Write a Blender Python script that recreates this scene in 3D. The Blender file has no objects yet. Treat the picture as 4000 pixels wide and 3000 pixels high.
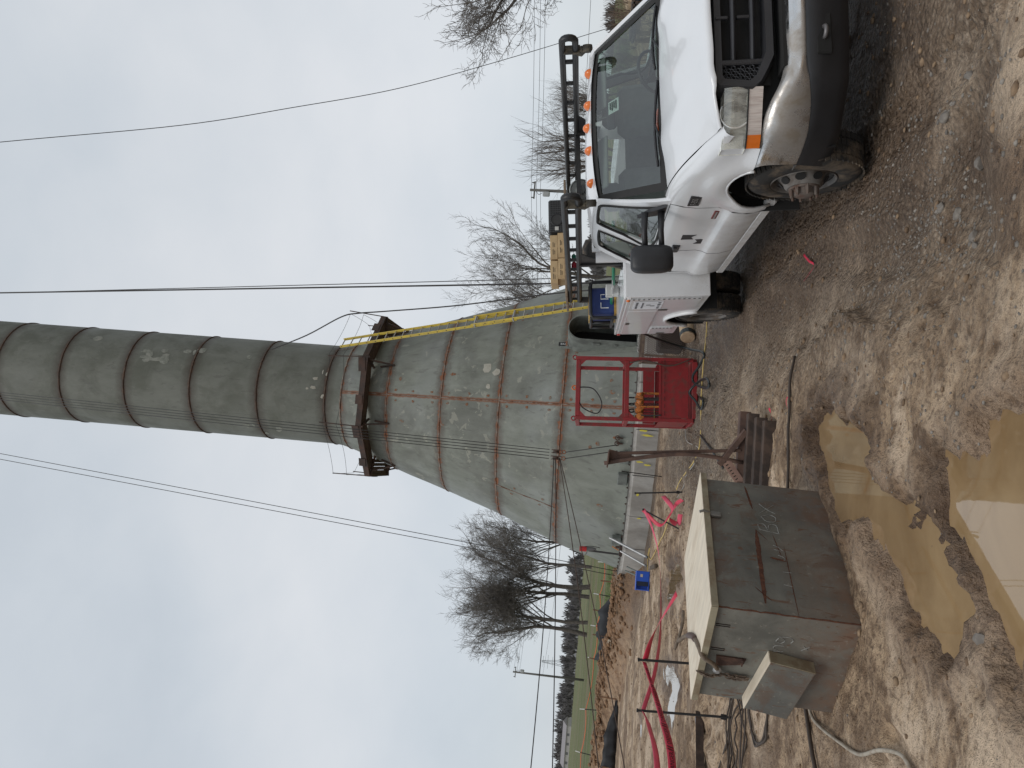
import bpy, bmesh, math, random
import numpy as np
from mathutils import Matrix, Vector
random.seed(7); RNG = np.random.default_rng(7)
scene = bpy.context.scene; COL = scene.collection
R_ = math.radians

# ------------------------------------------------------------------ camera
# the photograph was taken with the phone turned on its side: up is to the left
CAM_H, PITCH, ROLL, FPX = 1.62, R_(6.35), R_(4.4), 1661.0
def camera():
    cd = bpy.data.cameras.new('camera'); co = bpy.data.objects.new('camera', cd); COL.objects.link(co)
    cd.sensor_fit = 'HORIZONTAL'; cd.sensor_width = 36.0; cd.lens = FPX / 2212.0 * 36.0
    cd.clip_start = 0.05; cd.clip_end = 4000.0
    f = Vector((0, math.cos(PITCH), math.sin(PITCH))); u0 = Vector((0, -math.sin(PITCH), math.cos(PITCH))); r0 = Vector((1, 0, 0))
    cr, sr = math.cos(ROLL), math.sin(ROLL)
    rr = r0 * cr + u0 * sr            # right of the upright picture
    uu = -r0 * sr + u0 * cr           # top of the upright picture
    x, y, z = -uu, rr, -f
    co.matrix_world = Matrix(((x.x, y.x, z.x, 0), (x.y, y.y, z.y, 0), (x.z, y.z, z.z, CAM_H), (0, 0, 0, 1)))
    scene.camera = co
camera()

# ------------------------------------------------------------------ sky and light
SUN_EL, SUN_AZ = R_(58), R_(215)      # azimuth clockwise from +Y
def world():
    w = bpy.data.worlds.new('World'); scene.world = w; w.use_nodes = True
    nt = w.node_tree; nt.nodes.clear()
    def n(t, **k):
        o = nt.nodes.new(t)
        for a, b in k.items():
            if a in o.inputs: o.inputs[a].default_value = b
            else: setattr(o, a, b)
        return o
    L = nt.links.new
    out = n('ShaderNodeOutputWorld'); mix = n('ShaderNodeMixShader'); mix.inputs[0].default_value = 0.9
    b1 = n('ShaderNodeBackground', Strength=0.1); b2 = n('ShaderNodeBackground', Strength=1.0)
    sky = n('ShaderNodeTexSky', sky_type='NISHITA'); sky.sun_disc = False; sky.sun_elevation = SUN_EL; sky.sun_rotation = SUN_AZ
    tc = n('ShaderNodeTexCoord'); mp = n('ShaderNodeMapping'); mp.inputs['Scale'].default_value = (1.0, 1.0, 1.5)
    L(tc.outputs['Generated'], mp.inputs['Vector'])
    n1 = n('ShaderNodeTexNoise', Scale=1.2, Detail=5.0, Roughness=0.42, Distortion=0.35)
    n2 = n('ShaderNodeTexNoise', Scale=6.0, Detail=6.0, Roughness=0.55, Distortion=0.2)
    L(mp.outputs[0], n1.inputs['Vector']); L(mp.outputs[0], n2.inputs['Vector'])
    add = n('ShaderNodeMix', data_type='FLOAT'); add.inputs[0].default_value = 0.2
    L(n1.outputs[0], add.inputs[2]); L(n2.outputs[0], add.inputs[3])
    cr = n('ShaderNodeValToRGB'); e = cr.color_ramp.elements
    e[0].position = 0.25; e[0].color = (0.42, 0.475, 0.535, 1)
    e[1].position = 0.72; e[1].color = (0.74, 0.755, 0.775, 1)
    m = e.new(0.48); m.color = (0.575, 0.62, 0.665, 1)
    L(add.outputs[0], cr.inputs[0]); L(cr.outputs[0], b2.inputs[0]); L(sky.outputs[0], b1.inputs[0])
    L(b1.outputs[0], mix.inputs[1]); L(b2.outputs[0], mix.inputs[2]); L(mix.outputs[0], out.inputs[0])
    sd = bpy.data.lights.new('sun', 'SUN'); so = bpy.data.objects.new('sun', sd); COL.objects.link(so)
    sd.energy = 1.1; sd.angle = R_(35); sd.color = (1.0, 0.97, 0.93)
    d = Vector((math.sin(SUN_AZ) * math.cos(SUN_EL), math.cos(SUN_AZ) * math.cos(SUN_EL), math.sin(SUN_EL)))
    so.rotation_euler = d.to_track_quat('Z', 'Y').to_euler(); so.location = (0, 0, 60)
world()
scene.view_settings.view_transform = 'Standard'; scene.view_settings.look = 'None'
scene.view_settings.exposure = 0.14; scene.view_settings.gamma = 1.0

# ------------------------------------------------------------------ materials
MATS = {}
def nodes(name):
    m = bpy.data.materials.new(name); m.use_nodes = True; nt = m.node_tree
    bs = nt.nodes['Principled BSDF']
    return m, nt, bs
class NT:
    def __init__(s, nt): s.nt = nt
    def n(s, t, **k):
        o = s.nt.nodes.new(t)
        for a, b in k.items():
            if a in o.inputs: o.inputs[a].default_value = b
            else: setattr(o, a, b)
        return o
    def l(s, a, b): s.nt.links.new(a, b)
    def coord(s, scale=(1, 1, 1), kind='Object'):
        tc = s.n('ShaderNodeTexCoord'); mp = s.n('ShaderNodeMapping'); mp.inputs['Scale'].default_value = scale
        s.l(tc.outputs[kind], mp.inputs[0]); return mp.outputs[0]
    def noise(s, vec, scale, detail=4.0, rough=0.55, dist=0.0):
        o = s.n('ShaderNodeTexNoise', Scale=scale, Detail=detail, Roughness=rough, Distortion=dist); s.l(vec, o.inputs['Vector']); return o.outputs[0]
    def ramp(s, fac, stops):
        o = s.n('ShaderNodeValToRGB'); e = o.color_ramp.elements
        while len(e) < len(stops): e.new(0.5)
        for i, (p, c) in enumerate(stops):
            e[i].position = p; e[i].color = (c, c, c, 1) if isinstance(c, (int, float)) else tuple(c) + (1,)
        s.l(fac, o.inputs[0]); return o.outputs[0]
    def mix(s, f, a, b):
        o = s.n('ShaderNodeMix', data_type='RGBA')
        for i, v in ((0, f), (6, a), (7, b)):
            if hasattr(v, 'links') or hasattr(v, 'is_linked'): s.l(v, o.inputs[i])
            elif i == 0: o.inputs[0].default_value = v
            else: o.inputs[i].default_value = tuple(v) + (1,)
        return o.outputs[2]
    def math(s, op, a, b=None, c=None, clamp=False):
        o = s.n('ShaderNodeMath', operation=op); o.use_clamp = clamp
        for i, v in enumerate((a, b, c)):
            if v is None: continue
            if hasattr(v, 'is_linked'): s.l(v, o.inputs[i])
            else: o.inputs[i].default_value = v
        return o.outputs[0]
    def bump(s, h, strength=0.3, dist=0.02):
        o = s.n('ShaderNodeBump', Strength=strength, Distance=dist); s.l(h, o.inputs['Height']); return o.outputs[0]
def mat(name, col, rough=0.6, metal=0.0, col2=None, scale=3.0, lo=0.45, hi=0.62, bump=0.0, bscale=40.0, rvar=0.0, var=0.12, vscale=9.0, spec=None, stretch=(1, 1, 1), alpha=None, coat=0.0, bdist=0.01):
    """plain surface: base colour with value noise, optional second colour in patches, optional bump"""
    if name in MATS: return MATS[name]
    m, nt, bs = nodes(name); t = NT(nt); v = t.coord(stretch)
    c = t.mix(t.ramp(t.noise(v, vscale), [(0.3, 0.0), (0.7, 1.0)]), [x * (1 - var) for x in col], [min(1, x * (1 + var)) for x in col])
    if col2 is not None:
        c = t.mix(t.ramp(t.noise(v, scale, 6.0, 0.62, 0.3), [(lo, 0.0), (hi, 1.0)]), c, col2)
    t.l(c, bs.inputs['Base Color']); bs.inputs['Roughness'].default_value = rough; bs.inputs['Metallic'].default_value = metal
    if rvar: t.l(t.ramp(t.noise(v, vscale * 1.7), [(0.3, max(0.02, rough - rvar)), (0.7, min(1, rough + rvar))]), bs.inputs['Roughness'])
    if spec is not None: bs.inputs['Specular IOR Level'].default_value = spec
    if coat: bs.inputs['Coat Weight'].default_value = coat; bs.inputs['Coat Roughness'].default_value = 0.08
    if bump: t.l(t.bump(t.noise(v, bscale, 5.0, 0.6), bump, bdist), bs.inputs['Normal'])
    MATS[name] = m; return m
def emis_free_glass(name, tint, refl=1.0):
    m, nt, bs = nodes(name); nt.nodes.remove(bs); t = NT(nt)
    tr = t.n('ShaderNodeBsdfTransparent'); tr.inputs[0].default_value = tuple(tint) + (1,)
    gl = t.n('ShaderNodeBsdfGlossy'); gl.inputs['Roughness'].default_value = 0.02; gl.inputs[0].default_value = (refl, refl, refl, 1)
    ge = t.n('ShaderNodeNewGeometry'); dp = t.n('ShaderNodeVectorMath', operation='DOT_PRODUCT'); t.l(ge.outputs['Normal'], dp.inputs[0]); t.l(ge.outputs['Incoming'], dp.inputs[1])
    fr = t.math('MULTIPLY_ADD', t.math('POWER', t.math('SUBTRACT', 1.0, t.math('ABSOLUTE', dp.outputs['Value']), clamp=True), 5.0), .86, .14); mx = t.n('ShaderNodeMixShader')
    t.l(fr, mx.inputs[0]); t.l(tr.outputs[0], mx.inputs[1]); t.l(gl.outputs[0], mx.inputs[2]); t.l(mx.outputs[0], nt.nodes['Material Output'].inputs[0])
    MATS[name] = m; return m
def brightened_lens(name):
    """headlamp lens, part clear, glossy outside; milky white mixed in to brighten the shaded lamp"""
    m = emis_free_glass(name, (.95, .95, .90)); nt = m.node_tree; t = NT(nt); out = nt.nodes['Material Output']; src = out.inputs[0].links[0].from_socket
    df = t.n('ShaderNodeBsdfDiffuse'); df.inputs[0].default_value = (.84, .83, .75, 1); mx = t.n('ShaderNodeMixShader'); t.l(t.ramp(t.noise(t.coord((1, 3, 1)), 9, 4, .6), [(.35, .15), (.65, .48)]), mx.inputs[0]); t.l(src, mx.inputs[1]); t.l(df.outputs[0], mx.inputs[2]); t.l(mx.outputs[0], out.inputs[0])  # pale diffuse share stands in for light the recessed lamp does not get

# ------------------------------------------------------------------ mesh helpers
class MB:
    """collects boxes, tubes, lathes and sheets; build() links them as ONE mesh object"""
    def __init__(s): s.v = []; s.f = []
    def add(s, vs, fs):
        o = len(s.v); s.v.extend([tuple(p) for p in vs]); s.f.extend([tuple(i + o for i in f) for f in fs]); return s
    def box(s, c, d, M=None, b=0.0):
        """centre, full size, optional 3x3 rotation, chamfer b"""
        hx, hy, hz = d[0] / 2, d[1] / 2, d[2] / 2; b = min(b, hx * .9, hy * .9, hz * .9)
        if b <= 0:
            vs = [(sx * hx, sy * hy, sz * hz) for sx in (-1, 1) for sy in (-1, 1) for sz in (-1, 1)]
            fs = [(0, 1, 3, 2), (4, 6, 7, 5), (0, 4, 5, 1), (2, 3, 7, 6), (0, 2, 6, 4), (1, 5, 7, 3)]
        else:
            vs = []; ix = {}
            for sx in (-1, 1):
                for sy in (-1, 1):
                    for sz in (-1, 1):
                        for a in range(3):
                            p = [sx * (hx - b), sy * (hy - b), sz * (hz - b)]; h = (hx, hy, hz); p[a] = (sx, sy, sz)[a] * h[a]
                            ix[(sx, sy, sz, a)] = len(vs); vs.append(tuple(p))
            fs = []
            for a in range(3):
                o = [k for k in range(3) if k != a]
                for sg in (-1, 1):
                    q = []
                    for (p1, p2) in ((-1, -1), (1, -1), (1, 1), (-1, 1)):
                        t = [0, 0, 0]; t[a] = sg; t[o[0]] = p1; t[o[1]] = p2; q.append(ix[(t[0], t[1], t[2], a)])
                    fs.append(tuple(q))
            for a in range(3):
                o = [k for k in range(3) if k != a]
                for p1 in (-1, 1):
                    for p2 in (-1, 1):
                        q = []
                        for (sg, ax) in ((-1, o[0]), (1, o[0]), (1, o[1]), (-1, o[1])):
                            t = [0, 0, 0]; t[a] = sg; t[o[0]] = p1; t[o[1]] = p2; q.append(ix[(t[0], t[1], t[2], ax)])
                        fs.append(tuple(q))
            for sx in (-1, 1):
                for sy in (-1, 1):
                    for sz in (-1, 1): fs.append(tuple(ix[(sx, sy, sz, a)] for a in range(3)))
        if M is not None: vs = [tuple(M @ Vector(p)) for p in vs]
        return s.add([(p[0] + c[0], p[1] + c[1], p[2] + c[2]) for p in vs], fs)
    def bar(s, a, b, w, h=None, b_=0.0, up=(0, 0, 1)):
        """rectangular bar from a to b"""
        a, b = Vector(a), Vector(b); h = h or w; z = (b - a); L = z.length; z.normalize()
        u = Vector(up); x = u.cross(z)
        if x.length < 1e-4: x = Vector((1, 0, 0)).cross(z)
        x.normalize(); y = z.cross(x)
        M = Matrix((x, y, z)).transposed()
        return s.box((a + b) / 2, (w, h, L), M, b_)
    def tube(s, pts, r, n=8, caps=True, closed=False):
        pts = [Vector(p) for p in pts]; m = len(pts)
        rs = r if isinstance(r, (list, tuple)) else [r] * m
        vs = []; fs = []; px = None
        for i, p in enumerate(pts):
            if closed: t = pts[(i + 1) % m] - pts[i - 1]
            else: t = pts[min(i + 1, m - 1)] - pts[max(i - 1, 0)]
            if t.length < 1e-9: t = Vector((0, 0, 1))
            t.normalize()
            if px is None:
                px = Vector((0, 0, 1)).cross(t)
                if px.length < 0.05: px = Vector((1, 0, 0)).cross(t)
            px = px - t * px.dot(t)
            if px.length < 1e-6: px = t.orthogonal()
            px.normalize(); py = t.cross(px)
            for k in range(n):
                a = 2 * math.pi * k / n; vs.append(p + (px * math.cos(a) + py * math.sin(a)) * rs[i])
        for i in range(m if closed else m - 1):
            j = (i + 1) % m
            for k in range(n): fs.append((i * n + k, i * n + (k + 1) % n, j * n + (k + 1) % n, j * n + k))
        if caps and not closed: fs.append(tuple(range(n))[::-1]); fs.append(tuple(range((m - 1) * n, m * n)))
        return s.add(vs, fs)
    def lathe(s, prof, c=(0, 0, 0), axis=(0, 0, 1), n=24, a0=0.0, a1=2 * math.pi):
        """profile of (radius, height) turned about axis through c"""
        z = Vector(axis).normalized(); x = z.orthogonal().normalized(); y = z.cross(x); c = Vector(c)
        full = abs(a1 - a0 - 2 * math.pi) < 1e-6; m = n if full else n + 1; vs = []; fs = []
        for k in range(m):
            a = a0 + (a1 - a0) * k / n; d = x * math.cos(a) + y * math.sin(a)
            for (r, h) in prof: vs.append(c + d * r + z * h)
        q = len(prof)
        for k in range(n):
            k2 = (k + 1) % m
            for i in range(q - 1): fs.append((k * q + i, k2 * q + i, k2 * q + i + 1, k * q + i + 1))
        return s.add(vs, fs)
    def grid(s, P, flip=False):
        """P[i][j] of points"""
        m, k = len(P), len(P[0]); vs = [p for row in P for p in row]; fs = []
        for i in range(m - 1):
            for j in range(k - 1):
                q = (i * k + j, (i + 1) * k + j, (i + 1) * k + j + 1, i * k + j + 1); fs.append(q[::-1] if flip else q)
        return s.add(vs, fs)
    def prism(s, poly, d, M=None, o=(0, 0, 0)):
        """polygon in local x,y extruded along local z from 0 to d"""
        k = len(poly); vs = [(p[0], p[1], 0) for p in poly] + [(p[0], p[1], d) for p in poly]
        fs = [tuple(range(k))[::-1], tuple(range(k, 2 * k))] + [(i, (i + 1) % k, k + (i + 1) % k, k + i) for i in range(k)]
        if M is not None: vs = [tuple(M @ Vector(p)) for p in vs]
        return s.add([(p[0] + o[0], p[1] + o[1], p[2] + o[2]) for p in vs], fs)
    def build(s, name, m, parent=None, smooth=False, ang=None, kind=None):
        me = bpy.data.meshes.new(name); me.from_pydata(s.v, [], s.f)
        if m is not None: me.materials.append(m)
        if smooth:
            me.polygons.foreach_set('use_smooth', [True] * len(me.polygons))
            if ang: me.set_sharp_from_angle(angle=R_(ang))
        me.update(); o = bpy.data.objects.new(name, me); COL.objects.link(o)
        if parent is not None: o.parent = parent
        if kind: o['kind'] = kind
        return o
def npmesh(name, v, f, m, parent=None, smooth=True):
    me = bpy.data.meshes.new(name); v = np.asarray(v, np.float32); f = np.asarray(f, np.int32); k = f.shape[1]
    me.vertices.add(len(v)); me.vertices.foreach_set('co', v.ravel())
    me.loops.add(f.size); me.loops.foreach_set('vertex_index', f.ravel())
    me.polygons.add(len(f)); me.polygons.foreach_set('loop_start', np.arange(0, f.size, k, dtype=np.int32))
    me.polygons.foreach_set('loop_total', np.full(len(f), k, np.int32))
    if smooth: me.polygons.foreach_set('use_smooth', np.ones(len(f), bool))
    me.materials.append(m); me.update(calc_edges=True); me.validate()
    o = bpy.data.objects.new(name, me); COL.objects.link(o)
    if parent is not None: o.parent = parent
    return o
def empty(name, loc=(0, 0, 0), rot=None, mw=None):
    o = bpy.data.objects.new(name, None); COL.objects.link(o); o.empty_display_size = 0.2
    if mw is not None: o.matrix_world = mw
    else:
        o.location = loc
        if rot: o.rotation_euler = rot
    return o
def tag(o, label, cat, group=None):
    o['label'] = label; o['category'] = cat
    if group: o['group'] = group
    return o
def struct(o): o['kind'] = 'structure'; return o
def copy_tree(o, parent=None):
    c = o.copy(); COL.objects.link(c)
    if parent is not None: c.parent = parent
    for ch in list(o.children): copy_tree(ch, c)
    return c
def rotm(rx=0, ry=0, rz=0): return (Matrix.Rotation(rz, 3, 'Z') @ Matrix.Rotation(ry, 3, 'Y') @ Matrix.Rotation(rx, 3, 'X'))
def text_mesh(body, size=1.0, extrude=0.0, align='CENTER'):
    """flat lettering as (verts, faces) in x,y"""
    cu = bpy.data.curves.new('lettering', 'FONT'); cu.body = body; cu.size = size; cu.extrude = extrude; cu.align_x = align; cu.resolution_u = 3
    ob = bpy.data.objects.new('lettering', cu); COL.objects.link(ob)
    bpy.context.view_layer.update()
    me = bpy.data.meshes.new_from_object(ob.evaluated_get(bpy.context.evaluated_depsgraph_get()))
    vs = [tuple(v.co) for v in me.vertices]; fs = [tuple(p.vertices) for p in me.polygons]
    bpy.data.objects.remove(ob); bpy.data.curves.remove(cu); bpy.data.meshes.remove(me)
    return vs, fs
def catenary(a, b, sag, n=24):
    a, b = Vector(a), Vector(b); return [a.lerp(b, t) - Vector((0, 0, sag * 4 * t * (1 - t))) for t in [i / n for i in range(n + 1)]]
def smooth_path(pts, n=6):
    """Catmull-Rom through points"""
    P = [Vector(p) for p in pts]; P = [P[0] * 2 - P[1]] + P + [P[-1] * 2 - P[-2]]; out = []
    for i in range(1, len(P) - 2):
        for k in range(n):
            t = k / n; a, b, c, d = P[i - 1], P[i], P[i + 1], P[i + 2]
            out.append(0.5 * ((2 * b) + (c - a) * t + (2 * a - 5 * b + 4 * c - d) * t * t + (3 * b - a - 3 * c + d) * t ** 3))
    out.append(P[-2]); return out

# value noise in numpy, shared by terrain, bark and stones
_H = RNG.random((256, 256))
def vnoise(x, y):
    xi = np.floor(x).astype(int); yi = np.floor(y).astype(int); fx = x - xi; fy = y - yi
    fx = fx * fx * (3 - 2 * fx); fy = fy * fy * (3 - 2 * fy)
    a = _H[xi & 255, yi & 255]; b = _H[(xi + 1) & 255, yi & 255]; c = _H[xi & 255, (yi + 1) & 255]; d = _H[(xi + 1) & 255, (yi + 1) & 255]
    return (a * (1 - fx) + b * fx) * (1 - fy) + (c * (1 - fx) + d * fx) * fy
def fbm(x, y, oct=4, gain=0.5):
    s = 0; a = 1; t = 0
    for k in range(oct): s = s + a * vnoise(x * 2 ** k + 17.3 * k, y * 2 ** k + 5.1 * k); t += a; a *= gain
    return s / t - 0.5

# ------------------------------------------------------------------ the service truck's pose (it leans towards the puddle)
TX, TY, TYAW, TROLL, TPIT, TZ = 2.617, 5.828, 0.08797, 0.09599, 0.01396, -0.0393
def truck_pt(x, y, z):
    y, z = y * math.cos(TROLL) - z * math.sin(TROLL), y * math.sin(TROLL) + z * math.cos(TROLL)
    x, z = x * math.cos(TPIT) + z * math.sin(TPIT), -x * math.sin(TPIT) + z * math.cos(TPIT)
    return Vector((TX + x * math.sin(TYAW) + y * math.cos(TYAW), TY - x * math.cos(TYAW) + y * math.sin(TYAW), z + TZ))
_o = truck_pt(0, 0, 0); _e = [truck_pt(*e) - _o for e in ((1, 0, 0), (0, 1, 0), (0, 0, 1))]
TM = Matrix(((_e[0].x, _e[1].x, _e[2].x, _o.x), (_e[0].y, _e[1].y, _e[2].y, _o.y), (_e[0].z, _e[1].z, _e[2].z, _o.z), (0, 0, 0, 1)))
AX, AY = -0.85, 26.39      # axis of the water tower

# ------------------------------------------------------------------ terrain
PUD = [  # outlines of the puddles on the ground
 [(-.14, 6.0), (.03, 5.42), (-.08, 4.94), (-.22, 4.75), (-.37, 4.6), (-.48, 4.27), (-.59, 3.71), (-.66, 3.53), (-.80, 3.45), (-1.0, 3.6), (-1.0, 3.81), (-.94, 4.03), (-.78, 4.44), (-.69, 4.81), (-.71, 5.05), (-.84, 5.2), (-.72, 5.45), (-.38, 5.75)],
 [(.25, 2.2), (.06, 3.14), (-.01, 3.42), (-.16, 3.45), (-.21, 3.75), (-.4, 3.74), (-.54, 3.62), (-.66, 3.38), (-.82, 3.15), (-.93, 2.9), (-1.2, 2.2)],
 [(1.37, 4.28), (1.44, 3.96), (1.34, 3.84), (1.2, 3.7), (1.06, 3.46), (.98, 3.2), (.94, 3.3), (1.0, 3.6), (1.17, 3.95), (1.28, 4.2)],
 [(-5.5, 13.9), (-5.1, 13.5), (-5.05, 12.6), (-5.6, 13.0)],
 [(-5.4, 15.4), (-4.65, 13.5), (-4.4, 12.1), (-4.75, 12.5), (-5.3, 14.4)],
 [(-8.1, 19.4), (-7.6, 18.1), (-8.1, 18.2)],
 [(-4.3, 15.9), (-3.3, 14.9), (-2.8, 13.3), (-2.95, 12.7), (-3.5, 14.0)]]
PWZ = [-.035, -.035, -.075, -.03, -.03, -.03, -.03]
def poly_sd(px, py, poly):
    """signed distance to polygon, negative inside"""
    d = np.full(px.shape, 1e9); ins = np.zeros(px.shape, bool); k = len(poly)
    for i in range(k):
        (x0, y0), (x1, y1) = poly[i], poly[(i + 1) % k]; ex, ey = x1 - x0, y1 - y0
        t = np.clip(((px - x0) * ex + (py - y0) * ey) / (ex * ex + ey * ey + 1e-12), 0, 1)
        d = np.minimum(d, np.hypot(px - x0 - t * ex, py - y0 - t * ey))
        c = ((y0 > py) != (y1 > py)) & (px < (x1 - x0) * (py - y0) / (y1 - y0 + 1e-12) + x0); ins ^= c
    return np.where(ins, -d, d)
def sst(a, b, x): t = np.clip((x - a) / (b - a), 0, 1); return t * t * (3 - 2 * t)
def seg_d(px, py, a, b):
    ex, ey = b[0] - a[0], b[1] - a[1]; t = np.clip(((px - a[0]) * ex + (py - a[1]) * ey) / (ex * ex + ey * ey), 0, 1)
    return np.hypot(px - a[0] - t * ex, py - a[1] - t * ey), t
def in_truck(px, py):
    """coordinates along and across the truck"""
    dx, dy = px - TX, py - TY; s, c = math.sin(TYAW), math.cos(TYAW)
    return dx * s - dy * c, dx * c + dy * s
BERM = [(-5.7, 24.6), (-7.0, 25.6), (-8.6, 27.2), (-10.3, 29.2), (-12.2, 30.8), (-14.5, 31.6), (-19, 33.5), (-30, 37)]
BOXC = [(-1.24, 4.67), (-.60, 5.74), (-1.29, 6.15), (-1.93, 5.08)]
def terrain(px, py, fine=True):
    px = np.asarray(px, float); py = np.asarray(py, float)
    dist = np.hypot(px, py)
    near = 1 - sst(22, 34, dist)
    h = fbm(px * .45 + 3, py * .45, 3) * .10 * near + fbm(px * 1.6, py * 1.6 + 9, 4) * .055 * near
    if fine:
        h = h + fbm(px * 7 + 4, py * 7, 4, .66) * (.035 + .085 * sst(.0, .12, fbm(px * .9 + 21, py * .9 + 8, 4, .65))) * near
        r = 1 - np.abs(fbm(px * 3.1 + 40, py * 3.1, 4, .6)) * 2
        h = h + (r - .75) * .06 * near * sst(-.1, .15, fbm(px * .8 + 11, py * .8 + 2, 2))
        # boot holes and clods trodden into the wet ground
        cell = fbm(px * 5.3 + 80, py * 2.9 + 31, 2); h = h - sst(.13, .25, cell) * .045 * near
    # truck stands on firmer, tilted ground
    a, b = in_truck(px, py)
    zt = TZ + b * math.sin(TROLL) - a * math.sin(TPIT)
    w = (1 - sst(.15, 1.1, np.maximum(np.maximum(-1.35 - b, b - 1.5), np.maximum(a - 1.3, -5.4 - a))))
    h = h * (1 - w * .75) + zt * w
    # tyre ruts in front of and behind the wheels
    for yy, hw in ((-.87, .15), (.87, .15)):
        m = (1 - sst(hw * .7, hw * 1.4, np.abs(b - yy))) * sst(-9, -6, a) * (1 - sst(2.6, 3.6, a)); h = h - .03 * m
        if fine: h = h + .010 * m * np.sign(np.sin(a * 2 * math.pi / .075 + np.sign(b - yy) * 1.2)) * (np.abs(b - yy) > .035)
    for (p, q) in (((1.5, 8.4), (.95, 4.6)), ((1.2, 4.9), (2.05, 2.6)), ((.9, 12), (-1.2, 7.2)), ((-2.2, 9.5), (1.4, 20)), ((-4.6, 6.5), (-2.4, 16))):
        d, t = seg_d(px, py, p, q); m = 1 - sst(.08, .20, d); h = h - .030 * m + .016 * (1 - sst(.0, .09, np.abs(d - .24)))
    # puddles
    wob = fbm(px * 3.0 + 7, py * 3.0 + 1, 5, .72); smin = np.full(px.shape, 9.0); wl = np.zeros(px.shape)
    for poly, wz in zip(PUD, PWZ):
        if wz == -.075: continue
        sd = poly_sd(px, py, poly) + wob * (.42 if wz < -.031 else .6); wl = np.where(sd < smin, wz, wl); smin = np.minimum(smin, sd)
    h = np.where(smin < .6, np.maximum(h, wl + .012 + .05 * sst(.0, .5, smin)), h)
    k = 1 - sst(-.07, .10, smin); h = h * (1 - k) + (wl - .045 + .03 * fbm(px * 4, py * 4, 2)) * k + sst(.02, .09, smin) * (1 - sst(.12, .30, smin)) * .025
    # level pad under the steel box
    k = 1 - sst(0.0, .22, poly_sd(px, py, BOXC)); h = h * (1 - k) + (-.02) * k
    sb = poly_sd(px, py, BOXC); h = h + (1 - sst(.0, .10, np.abs(sb - .04))) * np.maximum(0, fbm(px * 6 + 3, py * 6, 3) + .18) * .10
    # worked ground around the foundation
    rt = np.hypot(px - AX, py - AY); k = 1 - sst(6.2, 7.6, rt); h = h * (1 - k) + (-.10 + .06 * fbm(px * 2, py * 2, 3)) * k
    # spoil berm on the field side
    for (p, q) in zip(BERM[:-1], BERM[1:]):
        d, t = seg_d(px, py, p, q); d = d + fbm(px * .9, py * .9 + 5, 3) * 1.3
        h = np.where(d < 1.6, np.maximum(h, (.60 + .45 * fbm(px * 1.1 + 60, py * 1.1, 3)) * (1 - sst(.2, 1.5, d)) + fbm(px * 5, py * 5, 3) * .10 * (1 - sst(.5, 1.4, d))), h)
    # pasture and far land
    far = sst(30, 110, dist); h = h + far * (.6 + fbm(px * .02, py * .02, 3) * .8) + sst(120, 400, dist) * 1.2
    # embankment behind the truck on the right
    e = sst(13, 26, px) * sst(24, 44, py); h = h + e * (2.1 + fbm(px * .12, py * .12, 3) * 1.2) * (1 - sst(90, 160, dist))
    return h
HG = {}
def tz(x, y):
    """height of the built ground sheet"""
    xs, ys, Z = HG['g']; i = int(np.clip(np.searchsorted(xs, x) - 1, 0, len(xs) - 2)); j = int(np.clip(np.searchsorted(ys, y) - 1, 0, len(ys) - 2)); u = (x - xs[i]) / (xs[i + 1] - xs[i]); v = (y - ys[j]) / (ys[j + 1] - ys[j])
    return float((Z[i, j] * (1 - u) + Z[i + 1, j] * u) * (1 - v) + (Z[i, j + 1] * (1 - u) + Z[i + 1, j + 1] * u) * v)
def axis_steps(lo, a, b, hi, d, g):
    """dense between a and b, growing outwards"""
    s = list(np.arange(a, b, d)); x = b; k = d
    while x < hi: s.append(x); k = min(k * g, 60); x += k
    s.append(hi); x = a; k = d; pre = []
    while x > lo: k = min(k * g, 60); x -= k; pre.append(max(x, lo))
    return np.array(sorted(set(pre)) + s)
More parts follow.
